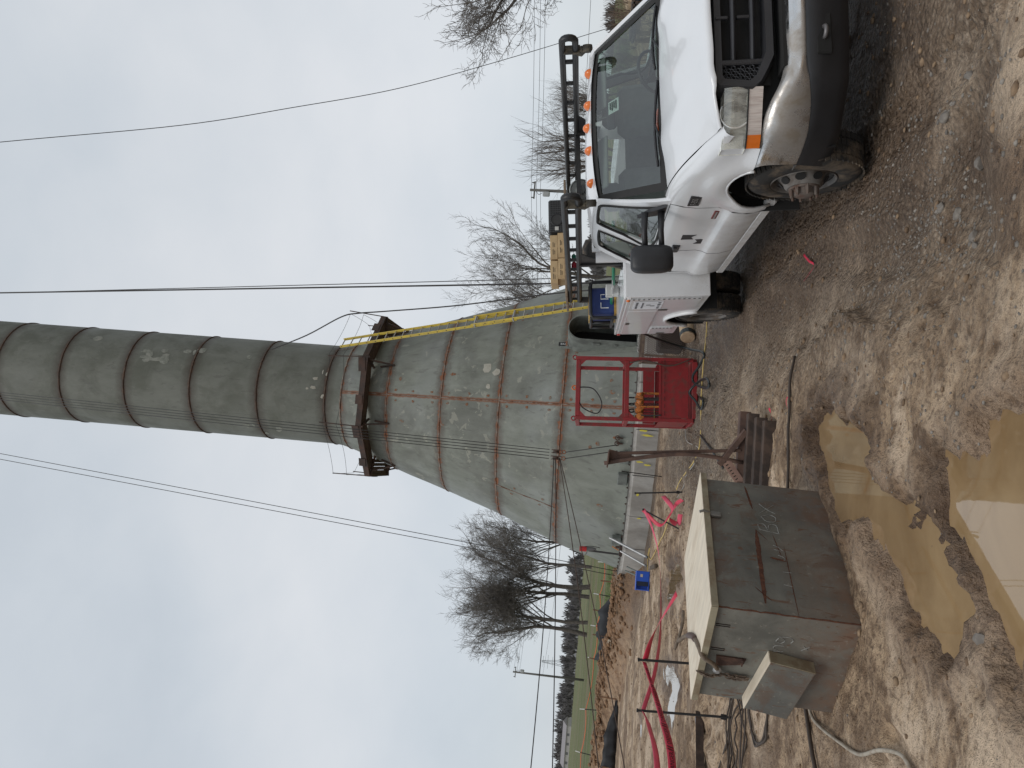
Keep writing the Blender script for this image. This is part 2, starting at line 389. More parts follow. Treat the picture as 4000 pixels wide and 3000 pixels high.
def build_ground():
    xs = axis_steps(-900, -3.2, 3.2, 900, .026, 1.05); ys = axis_steps(-40, 2.4, 8.2, 1500, .024, 1.038)
    X, Y = np.meshgrid(xs, ys, indexing='ij'); Z = terrain(X, Y); HG['g'] = (xs, ys, Z)
    v = np.stack([X, Y, Z], -1).reshape(-1, 3); nx, ny = len(xs), len(ys)
    i, j = np.meshgrid(np.arange(nx - 1), np.arange(ny - 1), indexing='ij'); q = (i * ny + j).ravel()
    f = np.stack([q, q + ny, q + ny + 1, q + 1], -1)
    # zones: grass of the pasture, gravelly track, wet soil with painted shade under the truck
    P, Q = v[:, 0], v[:, 1]
    db = np.full(len(P), 1e9); side = np.zeros(len(P))
    for (p, r) in zip(BERM[:-1], BERM[1:]):
        d, t = seg_d(P, Q, p, r); s = (r[0] - p[0]) * (Q - p[1]) - (r[1] - p[1]) * (P - p[0]); m = d < db; db = np.where(m, d, db); side = np.where(m, s, side)
    beyond = (side < 0) & (P < -4.5)
    nz = fbm(P * .5, Q * .5, 3) * 3
    grass = np.where(beyond, sst(.9, 2.2, db + nz), 0) ; grass = np.maximum(grass, sst(40, 48, Q + nz)); grass = np.maximum(grass, sst(12, 16, np.abs(P + 1) - 4 + nz * 1.5 - 8 * (P > 0)) * (Q > 8))
    rt = np.hypot(P - AX, Q - AY)
    gravel = np.clip(sst(7.2, 11.5, Q + nz * .4) * (1 - sst(16, 20, Q)) * sst(-2.8, -1.2, P + nz * .2) + .8 * (1 - sst(5.4, 8.0, rt + nz * .4)) , 0, 1)
    a, b = in_truck(P, Q); gravel = np.maximum(gravel, .7 * (1 - sst(.2, 1.2, np.maximum(np.abs(b) - 1.7, np.maximum(a - 1.6, -7 - a)) + nz * .12)))
    wet_shade = np.zeros(len(P))
    for poly in PUD: wet_shade = np.maximum(wet_shade, 1 - sst(.0, .38, poly_sd(P, Q, poly) + nz * .08))
    wet_shade = np.maximum(wet_shade, .85 * (1 - sst(.0, .7, np.maximum(np.abs(b) - 1.25, np.maximum(a - .9, -6 - a)) + nz * .1)))  # damp mud under the truck, darkened further to deepen its contact shadow
    wet_shade = np.maximum(wet_shade, .75 * (1 - sst(6.0, 8.3, rt + nz * .5)) * (Q < AY))
    spoil = 1 - sst(1.2, 2.0, db + nz * .5); spoil = np.where(P < -5, spoil, 0)
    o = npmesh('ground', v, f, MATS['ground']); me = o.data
    for nm, arr in (('grass', grass), ('gravel', gravel), ('wet_shade', wet_shade), ('spoil', spoil)):
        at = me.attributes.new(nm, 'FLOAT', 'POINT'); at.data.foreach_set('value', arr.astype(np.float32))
    struct(o); return o
def ground_material():
    m, nt, bs = nodes('ground'); t = NT(nt); v = t.coord()
    def attr(n): return t.n('ShaderNodeAttribute', attribute_name=n).outputs['Fac']
    n_big, n_mid, n_fin, n_peb = t.noise(v, .9, 5, .68, .5), t.noise(v, 4.5, 6, .74, .3), t.noise(v, 26, 4, .72), t.noise(v, 75, 2, .6)
    c = t.mix(t.ramp(n_mid, [(.38, 0), (.56, 1)]), (.165, .098, .052), (.500, .352, .222))
    c = t.mix(t.math('MULTIPLY', t.ramp(n_big, [(.49, 0), (.57, 1)]), .8), c, (.68, .52, .37))
    c = t.mix(t.math('MULTIPLY', t.ramp(n_fin, [(.36, .9), (.50, 0)]), t.ramp(n_big, [(.40, .95), (.62, .5)])), c, (.095, .058, .033))
    c = t.mix(t.ramp(t.noise(v, .55, 6, .72, .6), [(.50, 0), (.57, .62)]), c, (.130, .076, .042))
    # gravel spread through the mud
    vo = t.n('ShaderNodeTexVoronoi', Scale=30.0); t.l(v, vo.inputs['Vector'])
    gcol = t.mix(t.ramp(vo.outputs['Color'], [(.2, 0), (.85, 1)]), (.130, .094, .066), (.40, .325, .25))
    gf = t.math('MULTIPLY', attr('gravel'), t.ramp(n_mid, [(.36, .45), (.56, 1.0)]), clamp=True)
    c = t.mix(gf, c, t.mix(t.ramp(vo.outputs['Distance'], [(.25, 0), (.6, .7)]), gcol, (.085, .058, .038)))
    # damp soil is darker and shinier; below the truck it also paints in shade
    wf = t.math('MULTIPLY', attr('wet_shade'), t.ramp(n_mid, [(.25, .55), (.7, 1)]), clamp=True)
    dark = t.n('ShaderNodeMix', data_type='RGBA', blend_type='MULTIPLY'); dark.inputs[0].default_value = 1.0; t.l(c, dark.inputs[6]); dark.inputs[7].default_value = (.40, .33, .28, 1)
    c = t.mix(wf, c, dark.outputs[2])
    c = t.mix(t.math('MULTIPLY', attr('spoil'), .75), c, t.mix(t.ramp(n_mid, [(.35, 0), (.65, 1)]), (.16, .085, .042), (.36, .215, .115)))
    # pasture
    gs = t.noise(t.coord((.25, 2.2, 1)), .35, 6, .6, .3); g1 = t.mix(t.ramp(gs, [(.36, 0), (.62, 1)]), (.060, .082, .016), (.158, .172, .042))
    g1 = t.mix(t.ramp(n_fin, [(.35, .6), (.6, 0)]), g1, (.035, .048, .018)); g1 = t.mix(t.ramp(t.noise(t.coord((.05, .6, 1)), .5, 4), [(.50, 0), (.60, .8)]), g1, (.165, .125, .072))
    c = t.mix(attr('grass'), c, g1)
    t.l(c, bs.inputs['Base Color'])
    rg = t.n('ShaderNodeMix', data_type='FLOAT'); t.l(wf, rg.inputs[0]); rg.inputs[2].default_value = .88; rg.inputs[3].default_value = .34; t.l(rg.outputs[0], bs.inputs['Roughness'])
    hh = t.math('ADD', t.math('MULTIPLY', n_fin, .7), t.math('MULTIPLY', n_peb, .3)); hh = t.math('ADD', hh, t.math('MULTIPLY', t.math('MULTIPLY', vo.outputs['Distance'], -.8), attr('gravel')))
    t.l(t.bump(t.math('ADD', hh, t.math('MULTIPLY', n_mid, .9)), 1.0, .06), bs.inputs['Normal']); MATS['ground'] = m
ground_material(); GROUND = build_ground()
def water_material():
    m, nt, bs = nodes('muddy_water'); t = NT(nt); v = t.coord()
    c = t.mix(t.ramp(t.noise(v, 1.6, 4, .6, .8), [(.32, 0), (.68, 1)]), (.225, .140, .066), (.335, .225, .115))
    t.l(c, bs.inputs['Base Color']); bs.inputs['Roughness'].default_value = .02; bs.inputs['IOR'].default_value = 1.45; bs.inputs['Coat Weight'].default_value = .6; bs.inputs['Coat Roughness'].default_value = .02; bs.inputs['Specular IOR Level'].default_value = .5
    t.l(t.bump(t.noise(v, 6, 2), .012, .02), bs.inputs['Normal']); MATS['water'] = m
water_material()
for grp, wz in (([0, 1], -.035), ([3, 4], -.03), ([5], -.03), ([6], -.03)):
    # square cells of water where the basin dips below the level
    pp = [p for g in grp for p in PUD[g]]; xs = np.arange(min(p[0] for p in pp) - .3, max(p[0] for p in pp) + .3, .06); ys = np.arange(min(p[1] for p in pp) - .3, max(p[1] for p in pp) + .3, .06); X, Y = np.meshgrid(xs, ys, indexing='ij')
    ok = np.min([poly_sd(X + .03, Y + .03, PUD[g]) for g in grp], axis=0) < .24
    mb = MB(); ix = {}; 
    def vid(i, j):
        if (i, j) not in ix: ix[(i, j)] = len(mb.v); mb.v.append((xs[0] + .06 * i, ys[0] + .06 * j, wz))
        return ix[(i, j)]
    for i, j in zip(*np.nonzero(ok)): mb.f.append((vid(i, j), vid(i + 1, j), vid(i + 1, j + 1), vid(i, j + 1)))
    struct(mb.build('puddle', MATS['water'], smooth=True))

# stones and clods nobody could count, plus the larger stones one can point at
mat('stone_grey', (.16, .14, .12), .85, col2=(.27, .24, .205), scale=9, bump=.3, bscale=60); mat('clod', (.155, .10, .060), .95, col2=(.30, .205, .125), scale=6, bump=.5, bscale=50)
ICO_V = [(0, 0, 1), (.894, 0, .447), (.276, .851, .447), (-.724, .526, .447), (-.724, -.526, .447), (.276, -.851, .447), (.724, .526, -.447), (-.276, .851, -.447), (-.894, 0, -.447), (-.276, -.851, -.447), (.724, -.526, -.447), (0, 0, -1)]
ICO_F = [(0, 1, 2), (0, 2, 3), (0, 3, 4), (0, 4, 5), (0, 5, 1), (1, 6, 2), (2, 7, 3), (3, 8, 4), (4, 9, 5), (5, 10, 1), (2, 6, 7), (3, 7, 8), (4, 8, 9), (5, 9, 10), (1, 10, 6), (6, 11, 7), (7, 11, 8), (8, 11, 9), (9, 11, 10), (10, 11, 6)]
def scatter(name, m, n, place, smin, smax, flat=.65):
    base = np.array(ICO_V); F = np.array(ICO_F); P = place(n); n = len(P)
    s = smin + (smax - smin) * RNG.random(n) ** 3.0
    V = base[None] * (1 + .35 * (RNG.random((n, 12, 1)) - .5)); sc = s[:, None, None] * np.stack([.7 + .6 * RNG.random(n), .6 + .5 * RNG.random(n), flat * (.6 + .6 * RNG.random(n))], -1)[:, None, :]
    V = V * sc; a = RNG.random(n) * 6.283; ca, sa = np.cos(a)[:, None], np.sin(a)[:, None]
    V = np.stack([V[..., 0] * ca - V[..., 1] * sa, V[..., 0] * sa + V[..., 1] * ca, V[..., 2]], -1)
    V[..., 0] += P[:, :1]; V[..., 1] += P[:, 1:2]; V[..., 2] += (terrain(P[:, 0], P[:, 1]) + s * .12)[:, None]
    Fa = (F[None] + (np.arange(n) * 12)[:, None, None]).reshape(-1, 3)
    return npmesh(name, V.reshape(-1, 3), Fa, m, smooth=False)
def dry(P):
    k = np.ones(len(P), bool)
    for poly in PUD: k &= poly_sd(P[:, 0], P[:, 1], poly) > .02
    return P[k & (poly_sd(P[:, 0], P[:, 1], BOXC) > .03)]
def pl_stone(n):
    P = np.concatenate([np.stack([RNG.normal(1.2, .35, n // 4), RNG.normal(4.6, .55, n // 4)], -1), np.stack([RNG.uniform(-.6, 3.6, n // 3), RNG.uniform(2.6, 6, n // 3)], -1),
        np.stack([RNG.uniform(-2.2, 1.6, n // 3), RNG.uniform(6.5, 14, n // 3)], -1), np.stack([RNG.uniform(-5, 3, n // 5), RNG.uniform(2.5, 20, n // 5)], -1), np.stack([RNG.uniform(-7, 1.2, n // 3), RNG.uniform(12, 21, n // 3)], -1)]); return dry(P)
o = scatter('gravel', MATS['stone_grey'], 3800, pl_stone, .004, .016); tag(o, 'loose grey gravel strewn over the muddy ground', 'gravel'); o['kind'] = 'stuff'
def pl_clod(n): return dry(np.concatenate([np.stack([RNG.uniform(-4.5, 3.2, n), RNG.uniform(2.5, 8, n)], -1), np.stack([RNG.uniform(-9, 1.5, n), RNG.uniform(7, 22, n)], -1)]))
o = scatter('mud_clods', MATS['clod'], 1700, pl_clod, .006, .030, .45); tag(o, 'crumbled brown mud clods lying all over the site', 'soil'); o['kind'] = 'stuff'
def pl_berm(n):
    k = RNG.integers(0, 5, n); t = RNG.random(n); A = np.array(BERM)[k]; B = np.array(BERM)[k + 1]; return A + (B - A) * t[:, None] + RNG.normal(0, .55, (n, 2))
o = scatter('spoil_clods', mat('spoil_clod', (.25, .145, .078), .95, col2=(.14, .08, .045), scale=6, bump=.4), 2600, pl_berm, .02, .13, .7); tag(o, 'reddish brown earth clods heaped along the spoil bank', 'soil'); o['kind'] = 'stuff'
STN = [((.9, 4.0), .045, 'pale flat stone on the mud, right of the puddle'), ((.84, 3.93), .032, 'small stone just in front of the pale flat stone'), ((1.08, 4.29), .05, 'angular grey stone in the gravel patch before the truck wheel'),
 ((1.14, 4.42), .045, 'grey blocky stone behind the angular one in the gravel patch'), ((1.25, 3.98), .05, 'grey stone at the lip of the muddy wheel rut'), 
((1.63, 4.4), .055, 'bent tan stone chip on the smooth mud before the bumper'), ((1.75, 4.15), .045, 'grey stone out in front of the bumper, right of the wheel rut'),
 ((-.88, 3.29), .05, 'dark grey stone stuck in the mud ridge between the puddles'), ]
for (x, y), s, lb in STN:
    rr = random.Random(int(x * 100)); bm = bmesh.new(); bmesh.ops.create_icosphere(bm, subdivisions=3, radius=1.0); off = [rr.uniform(0, 50) for _ in range(3)]
    cuts = [(Vector((rr.gauss(0, 1), rr.gauss(0, 1), rr.gauss(0, 1))).normalized(), rr.uniform(.55, .85)) for _ in range(7)]
    for v in bm.verts:
        for n_, d_ in cuts:
            e = v.co.dot(n_) - d_
            if e > 0: v.co -= n_ * e * .9
        k_ = 1 + .10 * (float(vnoise(np.array([v.co.x * 3 + off[0]]), np.array([v.co.y * 3 + v.co.z * 2 + off[1]]))[0]) - .5); v.co = Vector((v.co.x * s * .8 * k_, v.co.y * s * .6 * k_, v.co.z * s * .45 * k_))
    me = bpy.data.meshes.new('stone'); bm.to_mesh(me); bm.free(); me.materials.append(MATS['stone_grey']); me.polygons.foreach_set('use_smooth', [True] * len(me.polygons)); me.set_sharp_from_angle(angle=R_(28)); o = bpy.data.objects.new('stone', me); COL.objects.link(o); o.location = (x, y, float(terrain(np.array([x]), np.array([y]))[0]) + s * .12); o.rotation_euler = (0, 0, rr.random() * 6); tag(o, lb, 'stone', 'larger stones on the mud')

# ------------------------------------------------------------------ bare trees
mat('bark', (.085, .072, .062), .95, col2=(.13, .112, .097), scale=4, bump=.6, bscale=18, bdist=.03); mat('twig', (.15, .132, .12), .95)
def tree_data(seed, H, trunk_h, spread, r0, nlimb=6, twig=3, levels=4, up=.35, dens=1.0, stems=1, rmin=.012):
    rd = random.Random(seed); wood = MB(); fine = MB()
    def branch(p, d, L, r, lv):
        seg = 5 if lv == 0 else (4 if lv < 3 else 2); pts = [p]; dirs = [d]; q = p.copy(); dd = d.copy()
        for i in range(seg):
            w = .10 + .05 * lv
            dd = (dd + Vector((rd.gauss(0, w), rd.gauss(0, w), rd.gauss(0, w * .7) + up * .10)))
            dd.normalize(); q = q + dd * (L / seg); pts.append(q.copy()); dirs.append(dd.copy())
        tip = r * (.55 if lv < levels else .35); rs = [r + (tip - r) * i / seg for i in range(seg + 1)]
        (wood if lv < 2 else fine).tube(pts, rs, 7 if lv == 0 else (5 if lv == 1 else 3), caps=False)
        if lv >= levels: return
        n = {0: nlimb, 1: 5, 2: 4, 3: 4, 4: 3}.get(lv, twig); n = max(2, int(n * dens + rd.random()))
        for k in range(n):
            t = (.30 + .70 * (k + rd.random()) / n) if lv else (.42 + .58 * (k + .5) / n)
            x = t * seg; i = min(int(x), seg - 1); s = pts[i].lerp(pts[i + 1], x - i); bd = dirs[i + 1]
            ax = bd.orthogonal(); ax.rotate(Matrix.Rotation(rd.random() * 6.283 + k * 2.4, 3, bd))
            ang = rd.uniform(.45, .85) * spread if lv else rd.uniform(.35, .75) * spread
            nd = bd.copy(); nd.rotate(Matrix.Rotation(ang, 3, ax)); nd.z += up * (.3 if lv < 2 else .1); nd.normalize()
            branch(s, nd, L * rd.uniform(.50, .74) * (1 - .25 * t * (lv > 0)), max(rmin, rs[i] * (rd.uniform(.30, .48) if lv == 0 else rd.uniform(.38, .50))), lv + 1)
        branch(pts[-1], dirs[-1], L * rd.uniform(.5, .68), max(rmin, tip * .9), lv + 1)
    for k in range(stems):
        d = Vector((rd.gauss(0, .04 + .10 * (stems > 1)), rd.gauss(0, .04 + .10 * (stems > 1)), 1)).normalized()
        branch(Vector((rd.gauss(0, .25) * (stems > 1), rd.gauss(0, .25) * (stems > 1), -.3)), d, H * trunk_h, r0, 0)
    # scale to wanted height
    mz = max(v[2] for v in fine.v); k = H / mz
    for mb in (wood, fine): mb.v = [(v[0] * k, v[1] * k, v[2] * k) for v in mb.v]
    return wood, fine
TREES = {}
def tree_kind(key, **k):
    w, f = tree_data(**k); TREES[key] = (w, f, [None, None])
def plant_tree(key, x, y, z, label, s=1.0, rz=0.0, group=None, name='bare_tree'):
    w, f, me = TREES[key]; e = empty(name, (x, y, z), (0, 0, rz)); e.scale = (s, s, s)
    if me[0] is None:
        a = w.build('trunk', MATS['bark'], e, True); b = f.build('crown', MATS['twig'], e); me[0], me[1] = a, b
    else:
        for q in me: c = q.copy(); COL.objects.link(c); c.parent = e
    tag(e, label, 'tree', group); return e
tree_kind('oak', seed=3, H=20.5, trunk_h=.42, spread=1.0, r0=.27, nlimb=9, levels=5, up=.5, dens=1.04)
tree_kind('oak2', seed=11, H=20, trunk_h=.38, spread=1.1, r0=.27, nlimb=9, levels=5, up=.45, dens=1.04)
tree_kind('oak3', seed=23, H=18, trunk_h=.40, spread=1.0, r0=.22, nlimb=9, levels=5, up=.5)
tree_kind('ash', seed=5, H=14, trunk_h=.34, spread=.85, r0=.15, nlimb=7, levels=5, up=.6, stems=2, rmin=.007)
tree_kind('near', seed=31, H=14, trunk_h=.32, spread=1.25, r0=.26, nlimb=9, levels=5, up=.3, rmin=.010, dens=1.1)
tree_kind('spray', seed=41, H=8, trunk_h=.32, spread=.72, r0=.07, nlimb=6, levels=3, up=.7, stems=3, dens=1.1, rmin=.006)
GRP = 'row of bare trees in the pasture'
plant_tree('oak3', -22.6, 112, tz(-22.6, 112), 'bare tree half hidden behind the left flank of the tower', 1.08, 1.0, GRP)
plant_tree('oak', -24.6, 108, tz(-24.6, 108), 'slim trunked bare tree next left of the half hidden one', 0.90, 2.2, GRP)
plant_tree('oak2', -27.8, 110, tz(-27.8, 110), 'bare tree with thick forked trunk in the middle of the row', 1.10, .4, GRP)
plant_tree('oak', -29.6, 111, tz(-29.6, 111), 'tallest bare tree of the row, broad dark trunk', 1.12, 4.0, GRP)
plant_tree('oak3', -32.6, 109, tz(-32.6, 109), 'second bare tree from the left end of the row', 1.19, 5.2, GRP)
plant_tree('oak2', -34.8, 110, tz(-34.8, 110), 'leftmost bare tree of the row, crown spreading over the utility pole', 1.02, 2.9, GRP)
plant_tree('ash', 8.3, 62, tz(8.3, 62), 'bare tree with upswept limbs just behind the yellow ladder', 1.02, .5)
plant_tree('near', 25.4, 46, tz(25.4, 46) , 'big bare tree with spreading dark limbs at the top right corner', .86, 1.8)
plant_tree('spray', 21.0, 56, tz(21, 56), 'small bare tree over the windscreen, left of the big spreading one', .75, 2.0)
plant_tree('spray', 17.2, 46, tz(17.2, 46), 'low bare tree behind the middle of the roof rack', .72, 4.4)
plant_tree('spray', 12.0, 40, tz(12, 40) + 1.0, 'young bare tree with upright whips behind the roof rack end', .78, 1.0)
plant_tree('spray', 15.5, 52, tz(15.5, 52) + 1.0, 'thin bare sapling between the young tree and the utility pole', .7, 3.0)
# distant woods: one mass
def far_wood():
    rd = random.Random(5); mb = MB()
    def trunkline(x0, x1, y, h0, n, seed):
        for i in range(n):
            x = x0 + (x1 - x0) * (i + rd.random()) / n; yy = y + rd.uniform(-18, 18); h = h0 * rd.uniform(.55, 1.1); w = h * rd.uniform(.28, .45); z = tz(x, yy) - 1
            for k in range(70):
                t = rd.uniform(.12, .62); an = rd.random() * 6.283; ln = h * rd.uniform(.2, .42) * (1.1 - t * .5); d = Vector((math.cos(an) * rd.uniform(.2, .8), math.sin(an) * rd.uniform(.2, .8), 1)).normalized(); p = Vector((x, yy, z + h * t)); q = p + d * ln; q.z = min(q.z, z + h * (1 - .9 * ((q.x - x) / w) ** 2 * .5)); e = rd.uniform(.05, .13); mb.add([(p.x - e, p.y, p.z), (p.x + e, p.y, p.z), (q.x + e * .6, q.y, q.z - ln * .2), (q.x, q.y, q.z), (q.x - e * 1.4, q.y + .3, q.z - ln * .3)], [(0, 1, 2, 3), (0, 3, 4)])
            mb.tube([(x, yy, z), (x, yy, z + h * .8)], [.3, .1], 4, False)
    trunkline(-330, -30, 330, 9, 300, 1); trunkline(-300, 60, 400, 11, 260, 2); trunkline(60, 420, 380, 14, 160, 3); trunkline(-620, -300, 420, 14, 160, 4); trunkline(-60, 200, 520, 18, 90, 6)
    m = mat('far_wood', (.13, .122, .124), 1.0, col2=(.175, .16, .155), scale=.25, lo=.4, hi=.7)
    o = mb.build('far_woodland', m); tag(o, 'far off belt of bare grey woods along the horizon', 'woodland'); o['kind'] = 'stuff'
far_wood()
def hills():
    mb = MB(); P = []
    for i in range(61):
        a = R_(-62 + 2.1 * i); row = []
        for j, (d, z) in enumerate(((600, 0), (800, 6), (1000, 10), (1200, 6), (1400, -8))): row.append((d * math.sin(a), d * math.cos(a), z * (1 + .5 * math.sin(i * .4) + .25 * math.sin(i * 1.3)) - 2))
        P.append(row)
    mb.grid(P); struct(mb.build('hills', mat('hill', (.13, .125, .12), 1.0, col2=(.09, .09, .08), scale=.02), smooth=True))
hills()
def scrub():
    """brushy bank below the right hand trees"""
    rd = random.Random(9); mb = MB()
    for i in range(420):
        x = rd.uniform(14, 34); y = rd.uniform(34, 52); z = tz(x, y); h = rd.uniform(.4, 1.3)
        for k in range(5):
            d = Vector((rd.gauss(0, .35), rd.gauss(0, .35), 1)).normalized(); mb.tube([(x, y, z - .05), (x + d.x * h * .5, y + d.y * h * .5, z + h * .5), (x + d.x * h + rd.gauss(0, .1), y + d.y * h, z + h)], [.016, .011, .004], 3, False)
    o = mb.build('brush', mat('brushwood', (.13, .095, .07), 1.0)); tag(o, 'tangled dry brush on the bank behind the truck', 'brush'); o['kind'] = 'stuff'
scrub()
def tufts():
    rd = random.Random(19); mb = MB(); n = 0
    while n < 5200:
        k = rd.randrange(0, 6); t = rd.random(); a, b = Vector(BERM[k]), Vector(BERM[k + 1]); d = (b - a).normalized(); nrm = Vector((d.y, -d.x)) * (-1 if True else 1)
        p = a.lerp(b, t) + Vector((-d.y, d.x)) * 0; off = rd.uniform(.9, 16) ; q = a.lerp(b, t) + Vector((d.y, -d.x)) * off
        if q.y < 24: continue
        z = tz(q.x, q.y); h = rd.uniform(.05, .16)
        for j in range(3):
            ex, ey = rd.gauss(0, .05), rd.gauss(0, .05); w = .010; mb.add([(q.x - w + ex, q.y + ey, z - .01), (q.x + w + ex, q.y + ey, z - .01), (q.x + ex * 2.2, q.y + ey * 2, z + h)], [(0, 1, 2)])
        n += 1
    o = mb.build('grass_tufts', mat('grass_blade', (.10, .155, .045), .8, col2=(.22, .21, .09), scale=2)); tag(o, 'short green grass of the pasture beyond the spoil bank', 'grass'); o['kind'] = 'stuff'
tufts()

# ------------------------------------------------------------------ the water tower under construction (flared base and shaft)
PROF = [(0.55, 5.00), (.85, 4.90), (1.52, 4.68), (2.02, 4.55), (2.59, 4.37), (3.09, 4.16), (3.8, 3.90), (4.5, 3.62), (5.1, 3.42), (5.74, 3.22), (6.40, 3.0), (7.1, 2.78), (7.71, 2.60), (8.28, 2.41), (8.8, 2.22), (9.2, 2.08), (9.6, 1.96), (9.98, 1.84), (10.3, 1.76), (10.57, 1.73)]
def prof_r(z):
    if z >= 10.57: return 1.73
    for (z0, r0), (z1, r1) in zip(PROF[:-1], PROF[1:]):
        if z0 <= z <= z1:
            t = (z - z0) / (z1 - z0); return r0 + (r1 - r0) * t
    return 5.0
SEAMS = [2.59, 4.50, 6.40, 8.28, 9.98, 10.57] + [10.57 + 2.38 * k for k in range(1, 9)]
FRONT = math.atan2(0 - AY, 0 - AX)            # direction from the axis to the camera
CSEAM = FRONT + R_(3.2)                        # the long vertical weld facing the camera
def tower_material(shaft):
    m, nt, bs = nodes('tower_shaft_paint' if shaft else 'tower_base_paint'); t = NT(nt); tc = t.n('ShaderNodeTexCoord'); sp = t.n('ShaderNodeSeparateXYZ'); t.l(tc.outputs['Object'], sp.inputs[0])
    x, y, z = sp.outputs; v = tc.outputs['Object']
    ang = t.math('ARCTAN2', y, x); ang = t.math('SUBTRACT', ang, CSEAM); rad = t.math('POWER', t.math('ADD', t.math('MULTIPLY', x, x), t.math('MULTIPLY', y, y)), .5)
    arc = t.math('ABSOLUTE', t.math('MULTIPLY', ang, rad))
    mp = t.n('ShaderNodeMapping'); t.l(v, mp.inputs[0]); mp.inputs['Scale'].default_value = (1, 1, .16) if not shaft else (1, 1, .35)
    streak = t.noise(mp.outputs[0], 2.6, 4, .7, .2); blot = t.noise(v, .75, 5, .64, .5); spots = t.noise(v, 2.6, 4, .62, .6); fine = t.noise(v, 14, 3, .65)
    base = ((.126, .131, .108), (.162, .167, .140)) if shaft else ((.158, .168, .138), (.222, .232, .198))
    c = t.mix(t.ramp(streak, [(.32, 0), (.68, 1)]), *base)
    c = t.mix(t.math('MULTIPLY', t.ramp(blot, [(.44, 0), (.62, 1)]), .5), c, (.080, .084, .064) if shaft else (.105, .104, .092))
    c = t.mix(t.math('MULTIPLY', t.ramp(t.noise(v, .5, 4, .5, .2), [(.50, 0), (.66, 1)]), .40), c, (.275, .29, .28) if not shaft else (.165, .172, .15))
    # flaked pale patches
    c = t.mix(t.math('MULTIPLY', t.math('MULTIPLY', t.ramp(spots, [(.615, 0), (.635, 1)]), t.ramp(blot, [(.42, 0), (.52, 1)])), .42 if not shaft else .18), c, (.36, .35, .285) if not shaft else (.22, .22, .19))
    c = t.mix(t.ramp(fine, [(.66, 0), (.74, .25)]), c, (.34, .34, .31)); c = t.mix(t.math('MULTIPLY', t.ramp(t.noise(mp.outputs[0], 7.5, 3, .6, .5), [(.60, 0), (.68, 1)]), .4), c, (.09, .085, .075))
    # rust and soot along the horizontal welds
    dmin = None
    for s in (SEAMS[5:] if shaft else SEAMS[:6]):
        d = t.math('ABSOLUTE', t.math('SUBTRACT', z, s)); dmin = d if dmin is None else t.math('MINIMUM', dmin, d)
    rag = t.math('MULTIPLY', t.math('SUBTRACT', t.noise(v, 5, 4, .72), .5), .34 if not shaft else .20); dr = t.math('ADD', dmin, rag)
    soot = t.ramp(dr, [(.0, 1.0), (.10, .6), (.34 if shaft else .26, 0)])
    c = t.mix(t.math('MULTIPLY', soot, .92), c, (.048, .032, .023) if shaft else (.075, .055, .042))
    rust = t.math('MULTIPLY', t.ramp(dr, [(0, 1), (.012 if shaft else .028, .9), (.06, 0)]), t.ramp(t.noise(v, 1.4, 3, .6), [(.36, .35), (.58, 1)])); c = t.mix(rust, c, (.095, .045, .024) if shaft else (.205, .072, .027))
    if not shaft:
        da = t.math('ADD', arc, t.math('MULTIPLY', t.math('SUBTRACT', t.noise(v, 6, 5, .7), .5), .10)); c = t.mix(t.ramp(da, [(0, 1), (.03, .85), (.075, 0)]), c, (.19, .068, .027))
    t.l(c, bs.inputs['Base Color']); t.l(t.ramp(blot, [(.35, .52), (.65, .74)]), bs.inputs['Roughness']); bs.inputs['Specular IOR Level'].default_value = .35
    t.l(t.bump(t.math('ADD', t.math('MULTIPLY', t.noise(v, .9, 2), 2.0), t.math('MULTIPLY', fine, .15)), .22, .05), bs.inputs['Normal']); return m
MATS['shaft'] = tower_material(True); MATS['base'] = tower_material(False)
mat('weld', (.13, .052, .025), .9, col2=(.24, .20, .165), scale=5, lo=.4, hi=.6, bump=.9, bscale=26, bdist=.02); mat('weld_grey', (.095, .058, .038), .8, col2=(.05, .03, .02), scale=6, lo=.4, hi=.55, bump=.9, bscale=26, bdist=.02)
mat('rust_pad', (.20, .080, .034), .95, col2=(.17, .165, .14), scale=16, lo=.42, hi=.58, bump=.5); mat('pale_pad', (.36, .345, .29), .8, col2=(.30, .28, .23), scale=9)
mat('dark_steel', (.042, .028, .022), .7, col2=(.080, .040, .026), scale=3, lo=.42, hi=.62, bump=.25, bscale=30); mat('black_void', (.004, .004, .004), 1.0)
mat('concrete', (.36, .34, .31), .9, col2=(.24, .22, .195), scale=1.6, lo=.4, hi=.66, bump=.35, bscale=22, stretch=(1, 1, .5)); mat('tower_grey', (.17, .185, .165), .55, col2=(.10, .105, .095), scale=2)
mat('yellow_paint', (.62, .52, .07), .8); mat('blue_paint', (.05, .22, .5), .8); mat('cable', (.030, .027, .026), .6); mat('cable_brown', (.075, .052, .04), .8); mat('galv', (.33, .33, .33), .45, metal=.6)
